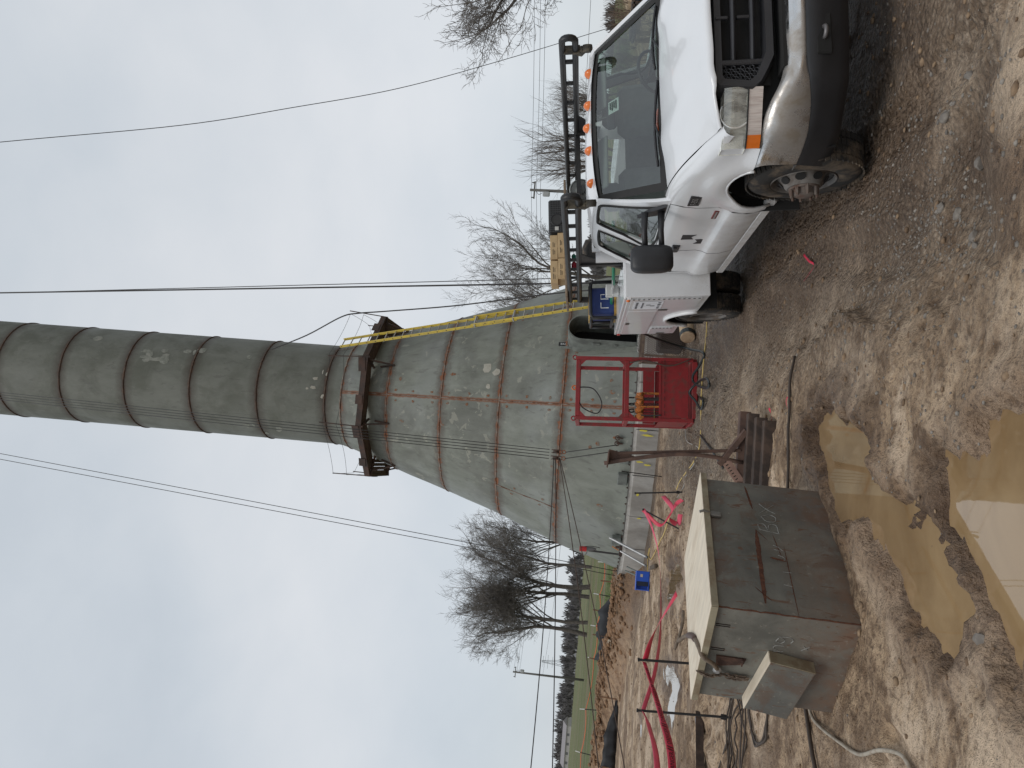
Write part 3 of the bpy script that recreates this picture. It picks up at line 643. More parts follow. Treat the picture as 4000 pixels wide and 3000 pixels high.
def tower():
    T = empty('water_tower', (AX, AY, 0)); tag(T, 'tall grey green steel water tower with flared base and rusty weld seams', 'tower')
    def plate(z0, z1, a0, a1, m, name='steel_plate'):
        zs = [z0 + .003] + [z for z, _ in PROF if z0 + .05 < z < z1 - .05] + [z1 - .003]
        if z1 > 10.6: zs = [z0 + .003, (z0 + z1) / 2, z1 - .003]
        n = max(6, int((a1 - a0) / R_(3.0))); P = []
        for i in range(n + 1):
            a = a0 + .0008 + (a1 - a0 - .0016) * i / n; P.append([(prof_r(z) * math.cos(a), prof_r(z) * math.sin(a), z) for z in zs])
        MB().grid(P).build(name, m, T, True)
    def ring(z, m, r=.016, name='weld_seam'):
        n = 110; rd = random.Random(int(z * 100)); R0 = prof_r(z)
        MB().tube([((R0 + .002) * math.cos(2 * math.pi * i / n), (R0 + .002) * math.sin(2 * math.pi * i / n), z + rd.gauss(0, .004)) for i in range(n)], r, 6, closed=True).build(name, m, T, True)
    def vseam(a, z0, z1, m):
        zs = np.linspace(z0, z1, 14); MB().tube([((prof_r(z) + .002) * math.cos(a), (prof_r(z) + .002) * math.sin(a), z) for z in zs], .017, 6).build('weld_seam', m, T, True)
    W, G = MATS['weld'], MATS['weld_grey']; lv = [.55] + SEAMS; tau = 2 * math.pi
    # the lowest course leaves room for the arched doorway
    da = math.atan2(-4.05, 2.42); hw = .118
    cuts = {0: [CSEAM, da - hw, da + hw, CSEAM + R_(120), CSEAM + R_(240)], 1: [CSEAM - R_(44), CSEAM, CSEAM + R_(46), CSEAM + R_(135), CSEAM + R_(225)], 2: [CSEAM, CSEAM + R_(120), CSEAM + R_(240)], 3: [CSEAM, CSEAM + R_(95), CSEAM + R_(180), CSEAM + R_(262)], 4: [CSEAM, CSEAM + R_(180)], 5: [CSEAM + R_(60), CSEAM + R_(240)]}
    for k in range(len(lv) - 1):
        z0, z1 = lv[k], lv[k + 1]; m = MATS['base'] if k < 5 else MATS['shaft']
        cs = sorted(c % tau for c in cuts.get(k, [CSEAM + R_(75 + 70 * (k % 2)), CSEAM + R_(255 + 70 * (k % 2))])); cs.append(cs[0] + tau)
        for a0, a1 in zip(cs[:-1], cs[1:]):
            am = (a0 + a1) / 2
            if k == 0 and abs(((am - da + math.pi) % tau) - math.pi) < .05: continue
            plate(z0, z1, a0, a1, m)
        ring(z1, W if k < 5 else G, .022 if k < 4 else .028)
        for c in cuts.get(k, []):
            if k == 0 and abs(((c - da + math.pi) % tau) - math.pi) < .2: continue
            vseam(c, z0, z1, W)
    # door frame: a D shaped steel neck standing out of the skirt, with the dark inside behind it
    d = Vector((math.cos(da), math.sin(da), 0)); s = Vector((-d.y, d.x, 0)); cx = Vector((0, 0, 0)); w = .40; h0, h1 = .60, 2.56
    arch = [(-w, h0)] + [(-w, h0 + (h1 - w - h0) * k / 4) for k in range(1, 4)] + [(-w * math.cos(R_(k * 15)), h1 - w + w * math.sin(R_(k * 15))) for k in range(0, 13)] + [(w, h0 + (h1 - w - h0) * k / 4) for k in (3, 2, 1)] + [(w, h0)]
    def at(u, z, r): return d * r + s * u + Vector((0, 0, z))
    mb = MB(); P = []
    for (u, z) in arch + [arch[0]]:
        k = 1.055; P.append([at(u, z, 4.3), at(u, z, 5.12), at(u * 1.06, z + (.03 if z > .7 else -.03), 5.12), at(u * 1.06, z + (.03 if z > .7 else -.03), 4.3)])
    mb.grid(P); mb.build('door_frame', MATS['tower_grey'], T, True, 40)
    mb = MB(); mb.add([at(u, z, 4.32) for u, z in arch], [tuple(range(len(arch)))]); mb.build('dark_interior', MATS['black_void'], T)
    mb = MB(); z1 = 2.59
    for sg in (-1, 1):      # skirt plate beside and above the door neck
        P = []
        for (u, z) in [p for p in arch if p[0] * sg >= -1e-6]:
            rr = prof_r(max(z, .55)); a = da + sg * hw * -1; q = []
            for t in (0, 1):
                aa = da + (u / rr) * (1 - t) * 1.04 + t * sg * hw; zz = z if t == 0 else z
                q.append((rr * math.cos(aa), rr * math.sin(aa), zz))
            P.append(q)
        mb.grid(P)
    P = []
    for i in range(9):
        a = da - hw + 2 * hw * i / 8; u = math.sin(a - da) * 4.4; zt = h1 - w + math.sqrt(max(0, w * w - min(abs(u), w) ** 2)); P.append([(prof_r(z) * math.cos(a), prof_r(z) * math.sin(a), z) for z in (min(zt, 2.5), 2.585)])
    mb.grid(P); mb.build('steel_plate', MATS['base'], T)
    for (u_, z_, r_, s_) in ((-w - .09, 2.60, 4.75, (.05, .06, .34)), (-w - .05, 1.75, 4.95, (.10, .05, .22)), (-w - .05, 1.2, 4.95, (.06, .05, .08))): MB().box(at(u_, z_, r_), s_, rotm(0, 0, da), .008).build('frame_bracket', MATS['tower_grey'], T)
    mb = MB(); mb.box(at(0, .575, 5.0), (.50, .9, .05), rotm(0, 0, da), .006); mb.build('door_sill', MATS['tower_grey'], T)
    # base flange with wedges and lugs
    mb = MB(); mb.lathe([(4.86, .545), (5.22, .545), (5.22, .572), (5.0, .572)], n=96); mb.build('base_flange', mat('flange', (.09, .085, .075), .7, col2=(.16, .15, .13), scale=2), T, True, 40)
    for k in range(44):
        a = FRONT - 1.25 + 2.5 * k / 43 + random.uniform(-.012, .012)
        if abs(a - da) < .15: continue
        mb = MB(); mb.box((5.14 * math.cos(a), 5.14 * math.sin(a), .585), (.06, .04, .03), rotm(0, 0, a), .006); mb.tube([(5.14 * math.cos(a), 5.14 * math.sin(a), .57), (5.14 * math.cos(a), 5.14 * math.sin(a), .625)], .012, 6); mb.build('anchor_bolt', MATS['dark_steel'], T)
    for az, wd in ((-12.5, .0), (-19.5, .1), (-45, .1)):
        a = FRONT + R_(az); mb = MB(); M_ = rotm(0, 0, a)
        mb.box((5.06 * math.cos(a), 5.06 * math.sin(a), .74), (.16, .34, .28), M_, .02); mb.build('lug_box', MATS['tower_grey'], T)
    # weld scars beside the long seam, burnt spots and odd pads
    zs = [1.1, 1.75, 2.35, 2.95, 3.65, 4.25, 4.85, 5.5, 6.15, 6.7, 7.35, 7.95]
    def scar(a, z, m, sx=.09, sz=.11):
        r = prof_r(z); rd = random.Random(int(a * 1000 + z * 100)); slope = math.atan2(prof_r(z - .2) - prof_r(z + .2), .4); mb = MB(); n = 9
        q = []
        for i in range(n):
            t = 2 * math.pi * i / n; k = rd.uniform(.6, 1.15); zz = z + sz * .5 * k * math.sin(t); aa = a + sx * .5 * k * math.cos(t) / r; rr = prof_r(zz) + .006; q.append((rr * math.cos(aa), rr * math.sin(aa), zz))
        r2 = prof_r(z) + .012; mb.add([(r2 * math.cos(a), r2 * math.sin(a), z)] + q, [(0, i + 1, (i + 1) % n + 1) for i in range(n)]); mb.build('weld_scar', m, T)
    for z in zs:
        for sg in (-1, 1): scar(CSEAM + sg * .16 / prof_r(z) + random.uniform(-.004, .004), z + random.uniform(-.03, .03), MATS['rust_pad'])
    for a, z in ((-44 + 2, 3.0), (-44 - 2, 3.1), (-42, 3.9), (-46, 4.0), (48, 3.2), (44, 3.3), (48, 4.0), (44, 4.1)): scar(CSEAM + R_(a), z, MATS['rust_pad'])
    for a, z, sx, sz in ((12, 7.85, .18, .12), (14, 6.1, .10, .22), (-18, 7.7, .12, .20), (-16, 6.3, .10, .16), (-25, 2.75, .12, .12), (-13, 1.5, .16, .12), (-14.5, 1.7, .12, .12), (-36, 1.3, .14, .18), (20, 2.3, .12, .14), (27, 2.5, .2, .16), (-10, 1.05, .1, .1), (5, 1.2, .12, .2), (9, 1.25, .1, .1)): scar(CSEAM + R_(a), z, MATS['rust_pad'], sx, sz)
    for a, z, sx, sz in ((16, 10.95, .14, .20), (6, 10.98, .12, .22), (4, 11.2, .08, .10), (-2, 10.62, .10, .16), (-4, 10.66, .10, .12), (22, 10.6, .20, .10), (24, 10.75, .24, .06), (20, 5.0, .3, .35), (17, 4.7, .25, .3), (10, 4.9, .2, .2)): scar(FRONT + R_(a), z, MATS['pale_pad'], sx, sz)
    for k in range(9):      # lighter scuffed paint on the shaft
        a, z = FRONT + R_(random.choice([-52, -58, -48, 35, 40]) + random.gauss(0, 6)), random.uniform(11.2, 22); scar(a, z, mat('paint_scuff', (.25, .25, .215), .8, col2=(.16, .17, .14), scale=8, lo=.4, hi=.6), random.uniform(.12, .45), random.uniform(.10, .4))
    for i, (a, z) in enumerate(((22, 17.0), (26, 17.05), (30, 17.0), (34, 17.1), (22, 16.4), (26, 16.45), (30, 16.4), (24, 16.75), (36, 16.5))): scar(FRONT + R_(a), z, MATS['paint_scuff'], .14 + .04 * (i % 3), .34 + .2 * (i % 2))
    # pad eyes for the tackle, black sign by the door
    for u in (-6.6, -8.4):
        a = FRONT + R_(u); r = prof_r(.96); mb = MB(); mb.box(((r + .06) * math.cos(a), (r + .06) * math.sin(a), .90), (.16, .03, .18), rotm(0, 0, a), .01); mb.tube([((r + .1) * math.cos(a) + .06 * math.cos(t), (r + .1) * math.sin(a), .97 + .06 * math.sin(t)) for t in np.linspace(0, 6.283, 12)[:-1]], .016, 5, closed=True); mb.build('pad_eye', MATS['dark_steel'], T)
    a = da - R_(1.4); r = prof_r(2.75); mb = MB(); mb.box(((r + .03) * math.cos(a), (r + .03) * math.sin(a), 2.72), (.03, .12, .26), rotm(0, 0, a), .005); sg = mb.build('black_tag', mat('tag_black', (.01, .01, .01), .5), T)
    vs, fs = text_mesh('LINE', .085); Mx = rotm(0, 0, a + math.pi / 2); mb = MB(); mb.add([tuple(Mx @ Vector((0 + p[1] - .03, -.02 - .0, p[0] * .9)) + Vector(((r + .03) * math.cos(a), (r + .03) * math.sin(a), 2.72))) for p in vs], fs); mb.build('tag_lettering', mat('white_paint', (.75, .75, .73), .6), sg)
tower()
def foundation():
    F = empty('concrete_foundation', (AX, AY, 0)); tag(F, 'round concrete footing with form board marks under the tower', 'foundation'); n = 26
    for k in range(n):
        a0, a1 = 2 * math.pi * k / n + .1, 2 * math.pi * (k + 1) / n + .1; mb = MB(); rd = random.Random(k); r = 5.34 + rd.uniform(-.02, .02); e = .002
        q = [((rr) * math.cos(a), rr * math.sin(a)) for rr, a in ((4.4, a0 + e), (r, a0 + e), (r, a1 - e), (4.4, a1 - e))]
        q2 = [(rr * math.cos(a), rr * math.sin(a)) for rr, a in ((4.4, a0 + e), (r - .03, a0 + e), (r - .03, a1 - e), (4.4, a1 - e))]
        vs = [(x, y, -.45) for x, y in q] + [(x, y, .46) for x, y in q] + [(x, y, .50) for x, y in q2]
        mb.add(vs, [(0, 3, 2, 1)] + [(i, (i + 1) % 4, 4 + (i + 1) % 4, 4 + i) for i in range(4)] + [(4 + i, 4 + (i + 1) % 4, 8 + (i + 1) % 4, 8 + i) for i in range(4)] + [(8, 9, 10, 11)]); mb.build('footing_face', MATS['concrete'], F)
    mb = MB(); mb.lathe([(4.88, .49), (5.27, .49), (5.27, .543), (4.88, .543)], n=80); mb.build('grout_bed', mat('grout', (.42, .40, .37), .9, col2=(.30, .28, .25), scale=5, bump=.4), F)
    for az, zz, m, w, h in ((-3.3, .30, 'yellow_paint', .05, .26), (-4.6, .2, 'yellow_paint', .05, .34), (-12.6, .33, 'yellow_paint', .05, .24), (-13.4, .12, 'yellow_paint', .05, .2), (-23, .3, 'yellow_paint', .08, .09), (-31, .2, 'yellow_paint', .06, .12), (4.6, .12, 'blue_paint', .12, .10), (3.0, .03, 'yellow_paint', .5, .05)):
        a = FRONT + R_(az); k = (a - .1) % (2 * math.pi / n) - math.pi / n; r = 5.36 * math.cos(math.pi / n) / math.cos(k) + .012; mb = MB(); rd = random.Random(int(az * 10)); u = Vector((-math.sin(a - k), math.cos(a - k), 0)); c0 = Vector((r * math.cos(a), r * math.sin(a), zz)); q = [c0 + u * (w * .6 * rd.uniform(.4, 1.1) * math.cos(t)) + Vector((0, 0, h * .5 * rd.uniform(.7, 1.1) * math.sin(t))) for t in np.linspace(0, 6.283, 13)[:-1]]; mb.add([c0] + q, [(0, i + 1, (i + 1) % 12 + 1) for i in range(12)]); mb.build('spray_mark', MATS[m], F)
foundation()
def platform():
    P = empty('work_platform', (AX, AY, 0)); tag(P, 'brown steel walkway ring bolted round the neck of the tower', 'platform'); R0, RI, z0, z1 = 2.95, 2.30, 8.93, 9.11
    va = [R_(-17 - 45 * k) for k in range(8)]
    def pt(r, a, z): return Vector((r * math.cos(a), r * math.sin(a), z))
    for k in range(8):
        a, b = va[k], va[(k + 1) % 8]; A, B = pt(R0, a, 0), pt(R0, b, 0); d = (B - A).normalized(); mb = MB()
        nrm = Vector((d.y, -d.x, 0)); nrm = nrm if nrm.dot(A) > 0 else -nrm; A2, B2 = A - nrm * .012 + d * .02, B - nrm * .012 - d * .02
        zz = (z0 + z1) / 2; mb.bar(A2 + Vector((0, 0, zz)), B2 + Vector((0, 0, zz)), .014, z1 - z0, up=(0, 0, 1)) if False else None
        M_ = Matrix((d, nrm, Vector((0, 0, 1)))).transposed(); c = (A2 + B2) / 2; L = (B2 - A2).length
        mb.box(c + Vector((0, 0, zz)), (L, .014, z1 - z0), M_); mb.box(c - nrm * .05 + Vector((0, 0, z1 - .008)), (L, .09, .014), M_); mb.box(c - nrm * .05 + Vector((0, 0, z0 + .008)), (L, .09, .014), M_); mb.build('edge_channel', MATS['dark_steel'], P)
        # deck boards between the channel and the shell
        for j in range(4):
            r0 = RI + (R0 - .1 - RI) * j / 4 + .008; r1 = RI + (R0 - .1 - RI) * (j + 1) / 4 - .008
            q = [pt(r0, a, 0), pt(r1, a, 0), pt(r1, b, 0), pt(r0, b, 0)]; mb = MB(); mb.add([(p.x, p.y, z0 + .02) for p in q] + [(p.x, p.y, z0 + .065) for p in q], [(0, 3, 2, 1), (4, 5, 6, 7)] + [(i, (i + 1) % 4, 4 + (i + 1) % 4, 4 + i) for i in range(4)]); mb.build('deck_plank', mat('plank_brown', (.065, .045, .036), .8, col2=(.10, .07, .05), scale=4), P)
        # bracket and brace from the shell
        mb = MB(); mb.bar(pt(2.15, a, z0 - .02), pt(R0 - .02, a, z0 - .02), .05, .07); mb.bar(pt(R0 - .25, a, z0 - .05), pt(prof_r(8.15) + .02, a, 8.15), .045, .045); mb.bar(pt(prof_r(8.62) + .02, a, 8.66), pt(prof_r(8.15) + .02, a, 8.15), .04, .05); mb.build('bracket', MATS['dark_steel'], P)
        mb = MB(); t = random.Random(k).uniform(-.10, .10); mb.tube([pt(R0 - .03, a, z1 - .2), pt(R0 + .02 + t, a + t * .3, z1 + 1.12)], .018, 6); mb.build('railing_post', MATS['dark_steel'], P)
        mb = MB()
        for hh, sg in ((.62, .08), (1.08, .05)): mb.tube(catenary(pt(R0, a, z1 + hh), pt(R0, b, z1 + hh), sg, 8), .006, 4)
        mb.build('railing_wire', MATS['cable'], P)
    mb = MB(); a = va[1]; mb.prism([(0, 0), (.5, .0), (.30, .22), (.0, .22)], .012, Matrix((Vector((math.cos(a - .5), math.sin(a - .5), 0)), Vector((0, 0, 1)), Vector((math.sin(a - .5), -math.cos(a - .5), 0)))).transposed(), pt(R0 + .02, a, z1 - .02)); mb.build('gusset', MATS['dark_steel'], P)
    for k, t, dz, L in ((1, .12, .05, .45), (1, .62, .03, .30), (2, .10, .06, .5), (2, .7, .04, .35), (0, .3, .05, .4), (3, .4, .04, .4)):
        A, B = pt(R0, va[k], 0), pt(R0, va[k + 1], 0); c = A.lerp(B, t); d = (B - A).normalized(); nrm = Vector((d.y, -d.x, 0)); nrm = nrm if nrm.dot(A) > 0 else -nrm; M_ = Matrix((d, nrm, Vector((0, 0, 1)))).transposed() @ Matrix.Rotation(random.uniform(-.12, .12), 3, 'Y'); MB().box(c + nrm * .012 + Vector((0, 0, z1 + dz - .06)), (L, .012, .22), M_).build('splice_plate', MATS['dark_steel'], P)
platform()
def ladder():
    a, b = Vector((2.98, 22.45, 0.02)), Vector((.95, 24.25, 10.0)); ax = (b - a).normalized(); side = Vector((.62, .78, 0)); side = (side - ax * side.dot(ax)).normalized(); nrm = ax.cross(side)
    E = empty('extension_ladder', a); tag(E, 'long yellow fibreglass extension ladder leaning on the walkway ring', 'ladder'); L = (b - a).length
    y = mat('ladder_yellow', (.60, .45, .06), .5, col2=(.50, .38, .09), scale=5); al = mat('rung_metal', (.45, .44, .42), .4, metal=.7)
    for (t0, t1, off, w) in ((0.0, .56, 0.0, .23), (.42, 1.0, .06, .20)):
        for sg in (-1, 1):
            mb = MB(); M_ = Matrix((side, nrm, ax)).transposed(); c = ax * (L * (t0 + t1) / 2) + side * (sg * w) + nrm * off
            mb.box(c, (.03, .085, L * (t1 - t0)), M_, .006); rl = mb.build('rail', y, E)
            mb = MB(); k = t0 * L + .15
            while k < t1 * L: mb.box(ax * k + side * (sg * (w + .017)) + nrm * off, (.006, .03, .03), M_); k += .305
            mb.build('rivet', mat('rivet_dark', (.08, .07, .05), .6), rl)
        k = t0 * L + .15
        while k < t1 * L:
            mb = MB(); p = ax * k + nrm * off; mb.tube([p - side * w, p + side * w], .018, 6); mb.build('rung', al, E); k += .305
    mb = MB(); mb.box(ax * .05 + nrm * 0 - side * .23, (.05, .12, .06), Matrix((side, nrm, ax)).transposed()); mb.box(ax * .05 + side * .23, (.05, .12, .06), Matrix((side, nrm, ax)).transposed()); mb.build('foot', MATS['cable'], E)
    for t in (.43, .55):
        mb = MB(); mb.box(ax * (L * t) + nrm * .03, (.50, .12, .03), Matrix((side, nrm, ax)).transposed()); mb.build('guide_bracket', al, E)
ladder()
# ------------------------------------------------------------------ wires and tackle
GUY = [(4.9, 24.6, 38.6), (6.35, 26.0, 32.1), (7.87, 27.5, 25.4), (9.3, 29.0, 18.9), (10.7, 30.5, 15.0), (12.4, 32.5, 11.2), (15.0, 35.5, 7.3), (18.9, 40, 2.1)]
def wire(name, pts, r, label, m='cable', cat='cable', n=5, group=None): return tag(MB().tube(pts, r, n).build(name, MATS[m], None, True), label, cat, group)
wire('guy_wire', smooth_path(GUY, 8), .016, 'single dark wire slanting down to the right hand trees')
wire('hoist_line', catenary((.85, 25.0, 34), (2.95, 19.3, .35), .05, 24), .012, 'thinner of the two upright dark ropes right of the shaft')
wire('hoist_line', catenary((.95, 25.0, 34), (2.80, 19.3, .35), .04, 24), .024, 'thicker of the two upright dark ropes right of the shaft')
wire('guy_wire', catenary((-2.7, 27, 41), (-5.42, 23.6, .66), .35, 30), .011, 'right strand of the thin wire pair left of the shaft')
wire('guy_wire', catenary((-2.95, 27, 41), (-5.56, 23.6, .66), .35, 30), .011, 'left strand of the thin wire pair left of the shaft')
BLK = Vector((-1.89, 21.7, 2.64)); bx0 = Vector((-1.75, 24.2, 21.85)); dr = (bx0 - BLK)
for k, lb in enumerate(('rightmost fall of the four rope tackle running down the tower', 'second fall from the right of the tackle on the tower', 'third fall from the right of the tackle on the tower', 'leftmost fall of the four rope tackle running down the tower')):
    o = Vector(((1.5 - k) * .085, 0, 0)); wire('tackle_fall', [BLK + o + dr * .01, BLK + o * .98 + dr * .6, BLK + o * .96 + dr * 1.45], .010, lb, group='falls of the rope tackle')
def sheave():
    E = empty('sheave_block', BLK); tag(E, 'dark rusty sheave block hanging low in front of the tower skirt', 'pulley block')
    for i, x in enumerate((-.09, .09)):
        mb = MB(); mb.lathe([(.02, -.03), (.10, -.03), (.075, -.01), (.075, .01), (.10, .03), (.02, .03)], (x, 0, 0), (1, .1, 0), 18); mb.build('sheave', MATS['dark_steel'], E, True, 40)
        mb = MB(); mb.box((x - .045, 0, -.02), (.012, .10, .30), None, .003); mb.box((x + .045, 0, -.02), (.012, .10, .30), None, .003); mb.build('cheek_plate', mat('block_rust', (.10, .045, .03), .8), E)
        mb = MB(); mb.tube([(x + .05 * math.cos(t), 0, -.22 + .05 * math.sin(t)) for t in np.linspace(0, 6.283, 10)[:-1]], .013, 5, closed=True); mb.build('shackle', mat('shackle_orange', (.30, .10, .04), .7), E)
sheave()
wire('wire_sling', [BLK + Vector((.09, 0, -.26)), (-1.44, 21.2, .97)], .013, 'right wire sling from the sheave block to the footing lug', group='slings under the block')
wire('wire_sling', [BLK + Vector((-.09, 0, -.26)), (-1.60, 21.2, .95)], .013, 'left wire sling from the sheave block to the footing lug', group='slings under the block')
wire('lead_rope', catenary(BLK + Vector((-.1, 0, .05)), (-9.9, 13.0, 2.35), .10, 16), .012, 'upper of the two level ropes leaving the block to the left')
wire('lead_rope', catenary(BLK + Vector((-.12, 0, .0)), (-9.9, 13.0, 1.72), .06, 16), .012, 'lower of the two level ropes leaving the block to the left')
wire('lead_rope', catenary(BLK + Vector((-.1, 0, -.1)), (-9.6, 12.6, .55), .12, 16), .012, 'upper slanting rope from the block down to the left ground', 'cable_brown')
wire('lead_rope', catenary(BLK + Vector((-.1, 0, -.12)), (-9.6, 12.6, -.15), .14, 16), .012, 'lower slanting rope from the block down to the left ground', 'cable_brown')
wire('power_hose', smooth_path([(.55, 25.2, 12.75), (1.1, 24.6, 11.3), (1.72, 23.9, 9.95), (1.9, 24.2, 9.5), (2.05, 24.4, 8.6), (2.35, 24.0, 6.2), (2.75, 23.0, 3.4), (3.0, 22.0, 1.0)], 8), .022, 'dark doubled hose looping over the walkway rail beside the ladder')

# ------------------------------------------------------------------ service truck (x forward, y to the driver's side, z up)
def paint_material():
    m, nt, bs = nodes('white_truck_paint'); t = NT(nt); tc = t.n('ShaderNodeTexCoord'); v = tc.outputs['Object']; sp = t.n('ShaderNodeSeparateXYZ'); t.l(v, sp.inputs[0])
    c = t.mix(t.ramp(t.noise(v, 1.5, 3), [(.3, 0), (.7, 1)]), (.70, .705, .715), (.75, .75, .75))
    # road dirt thrown up along the sills
    low = t.math('SUBTRACT', 1.0, t.ramp(sp.outputs[2], [(.48, 0), (1.05, 1)])); dirt = t.math('MULTIPLY', low, t.ramp(t.noise(v, 5, 6, .7), [(.38, .05), (.68, .60)]))
    c = t.mix(dirt, c, (.44, .38, .31)); c = t.mix(t.math('MULTIPLY', low, t.ramp(t.noise(v, 90, 2, .5), [(.66, 0), (.70, .5)])), c, (.16, .12, .09))
    t.l(c, bs.inputs['Base Color']); bs.inputs['Roughness'].default_value = .24; bs.inputs['Coat Weight'].default_value = .5; bs.inputs['Coat Roughness'].default_value = .06; MATS['paint'] = m
paint_material()
emis_free_glass('glass', (.60, .68, .64)); brightened_lens('lens')
PL = mat('black_plastic', (.020, .020, .022), .45, bump=.1, bscale=160); RUB = mat('rubber', (.018, .017, .016), .8); DK = mat('underbody', (.012, .011, .010), .9)
TRIM = mat('grille_plastic', (.030, .030, .033), .38, bump=.08, bscale=120); SEAT = mat('seat_cloth', (.26, .26, .25), .9); INT = mat('cab_trim', (.19, .19, .185), .8)
AMB = mat('amber_lens', (.72, .16, .012), .25, coat=.5); REDL = mat('red_lens', (.45, .02, .015), .25, coat=.5); RACK = mat('rack_black', (.011, .011, .012), .45, col2=(.024, .021, .018), scale=3)
def chrome_mat():
    m, nt, bs = nodes('dirty_chrome'); t = NT(nt); v = t.coord(); f = t.ramp(t.noise(v, 3.5, 6, .65, .3), [(.40, 0), (.66, 1)]); t.l(t.mix(f, (.70, .70, .70), (.30, .255, .205)), bs.inputs['Base Color'])
    t.l(t.ramp(f, [(0, 1.0), (1, .25)]), bs.inputs['Metallic']); t.l(t.ramp(f, [(0, .10), (1, .50)]), bs.inputs['Roughness']); MATS['chrome'] = m
chrome_mat(); CH = MATS['chrome']
TYRE = mat('tyre', (.024, .021, .018), .85, col2=(.135, .098, .065), scale=6, lo=.47, hi=.66, bump=.3, bscale=60); STEEL = mat('wheel_steel', (.17, .155, .14), .6, metal=.2, col2=(.085, .065, .05), scale=6); RUSTY = mat('hub_rust', (.10, .052, .034), .75, col2=(.15, .12, .10), scale=9)
DECAL = mat('decal_black', (.022, .019, .020), .6); WPAINT = MATS['white_paint']
WB = 4.25
def truck():
    T = empty('service_truck', mw=TM); tag(T, 'white utility service truck with mud on its sills parked facing the camera', 'truck'); P_ = MATS['paint']
    def B(mb, name, m, parent=T, smooth=False, ang=None): return mb.build(name, m, parent, smooth, ang)
    def half_w(z, x):
        pts = [(.50, .945), (.58, .975), (.68, .998), (.79, .998), (.84, .972), (.90, .958), (1.05, .962), (1.18, .945), (1.27, .918), (1.40, .90)]
        z = min(max(z, .50), 1.40)
        for (a, ya), (b, yb) in zip(pts[:-1], pts[1:]):
            if a <= z <= b: y = ya + (yb - ya) * (z - a) / (b - a); break
        y -= max(0, x - .15) ** 2 * .24
        d = math.hypot(x, z - .42); y += .030 * math.exp(-((d - .56) / .10) ** 2) * (z > .42)
        return y
    def zgap(x): return 1.315 - .215 * max(0, (x + .40) / 1.02) ** 1.7 - .03 * max(0, x - .62)
    AR = .50
    def zlow(x, cx=0.0, r=AR, zc=.43, sill=.54): 
        d = abs(x - cx); return max(sill, zc + math.sqrt(max(0, r * r - d * d))) if d < r else sill
    xs_f = [.68, .64, .60, .578, .574, .54] + [.50 * math.cos(R_(a)) for a in range(0, 181, 9)] + [-.51, -.545]
    for sg in (-1, 1):
        # front fender
        P = []
        for x in xs_f:
            zl = zlow(min(max(x, -AR), AR)) if abs(x) <= AR else (.54 if x < 0 else (.80 if x < .576 else 1.075)); zg = zgap(x); row = []
            zl = max(zl, .825) if x > .33 else zl
            for k in range(9): z = zl + (zg - .07 - zl) * k / 8; row.append((x, sg * half_w(z, x), z))
            y0 = half_w(zg - .07, x)
            for a in (25, 50, 75, 90): row.append((x, sg * (.845 - max(0, x - .3) * .06 + (y0 - .845 + max(0, x - .3) * .06) * math.cos(R_(a))), zg - .07 + .07 * math.sin(R_(a))))
            P.append(row)
        B(MB().grid(P, sg > 0), 'fender', P_, T, True)
        # wheel arch lip and liner
        mb = MB(); mb.tube([(AR * math.cos(R_(a)), sg * (half_w(.43 + AR * math.sin(R_(a)), AR * math.cos(R_(a))) - .004), .43 + AR * math.sin(R_(a))) for a in range(50, 173, 8)], .012, 5); B(mb, 'arch_lip', P_, T, True)
        mb = MB(); mb.grid([[(.52 * math.cos(R_(a)), sg * y, .42 + .52 * math.sin(R_(a))) for y in (.93, .55)] for a in range(-10, 191, 10)]); mb.grid([[(.6 * u, sg * .55, .3 + .7 * w) for w in (0, 1)] for u in (-1, 1)]); B(mb, 'wheel_liner', DK)
        # front door and rear half door, hung on gaps of 12 mm
        for nm, x0, x1 in (('door', -.557, -1.815), ('rear_door', -1.827, -2.66)):
            P = []
            for k in range(9):
                x = x0 + (x1 - x0) * k / 8; P.append([(x, sg * half_w(z, x), z) for z in (.54, .58, .63, .68, .74, .79, .815, .84, .87, .90, .98, 1.08, 1.18, 1.23, 1.275)])
            d = B(MB().grid(P, sg > 0), nm, P_, T, True)
            hx = (-1.74, 1.10) if nm == 'door' else (-2.52, 1.12); mb = MB()
            if nm == 'door': mb.box((hx[0], sg * (half_w(1.1, -1.7) + .006), 1.10), (.22, .02, .075), None, .008); mb.box((hx[0] + .02, sg * (half_w(1.1, -1.7) + .022), 1.11), (.13, .014, .04), None, .006)
            else: mb.box((-2.62, sg * (.955 + .006), 1.13), (.035, .02, .19), None, .008)
            mb.build('handle', PL, d)
        mb = MB(); P = [[(x, sg * half_w(z, -2.6) * (1 - max(0, -2.70 - x) * .25), z) for z in (.54, .6, .68, .79, .84, .9, 1.05, 1.18, 1.275)] for x in (-2.672, -2.72, -2.76, -2.80)]; mb.grid(P, sg > 0); mb.box((-2.8, sg * .6, .95), (.02, .68, .75)); B(mb, 'cab_corner', P_, T, True, 40)
        mb = MB(); mb.box((-1.65, sg * .93, .50), (2.3, .06, .10), None, .02); B(mb, 'sill', P_)
        # dark shut lines behind the gaps
        mb = MB(); mb.box((-1.6, sg * .90, .92), (2.35, .02, .72)); B(mb, 'inner_panel', DK)
        # greenhouse side: pillars and frame as one pressing with two window openings
        def S3(x, s, out=0.0): y = .915 - .235 * s - .03 * s * (1 - s) * -1; return (x, sg * (y + out), 1.28 + .595 * s)
        outl = [(-.47, 0), (-.62, .20), (-.80, .48), (-.97, .76), (-1.08, .95), (-1.16, 1.0), (-1.6, 1.02), (-2.1, 1.02), (-2.45, 1.0), (-2.60, .9), (-2.70, .5), (-2.79, 0)]
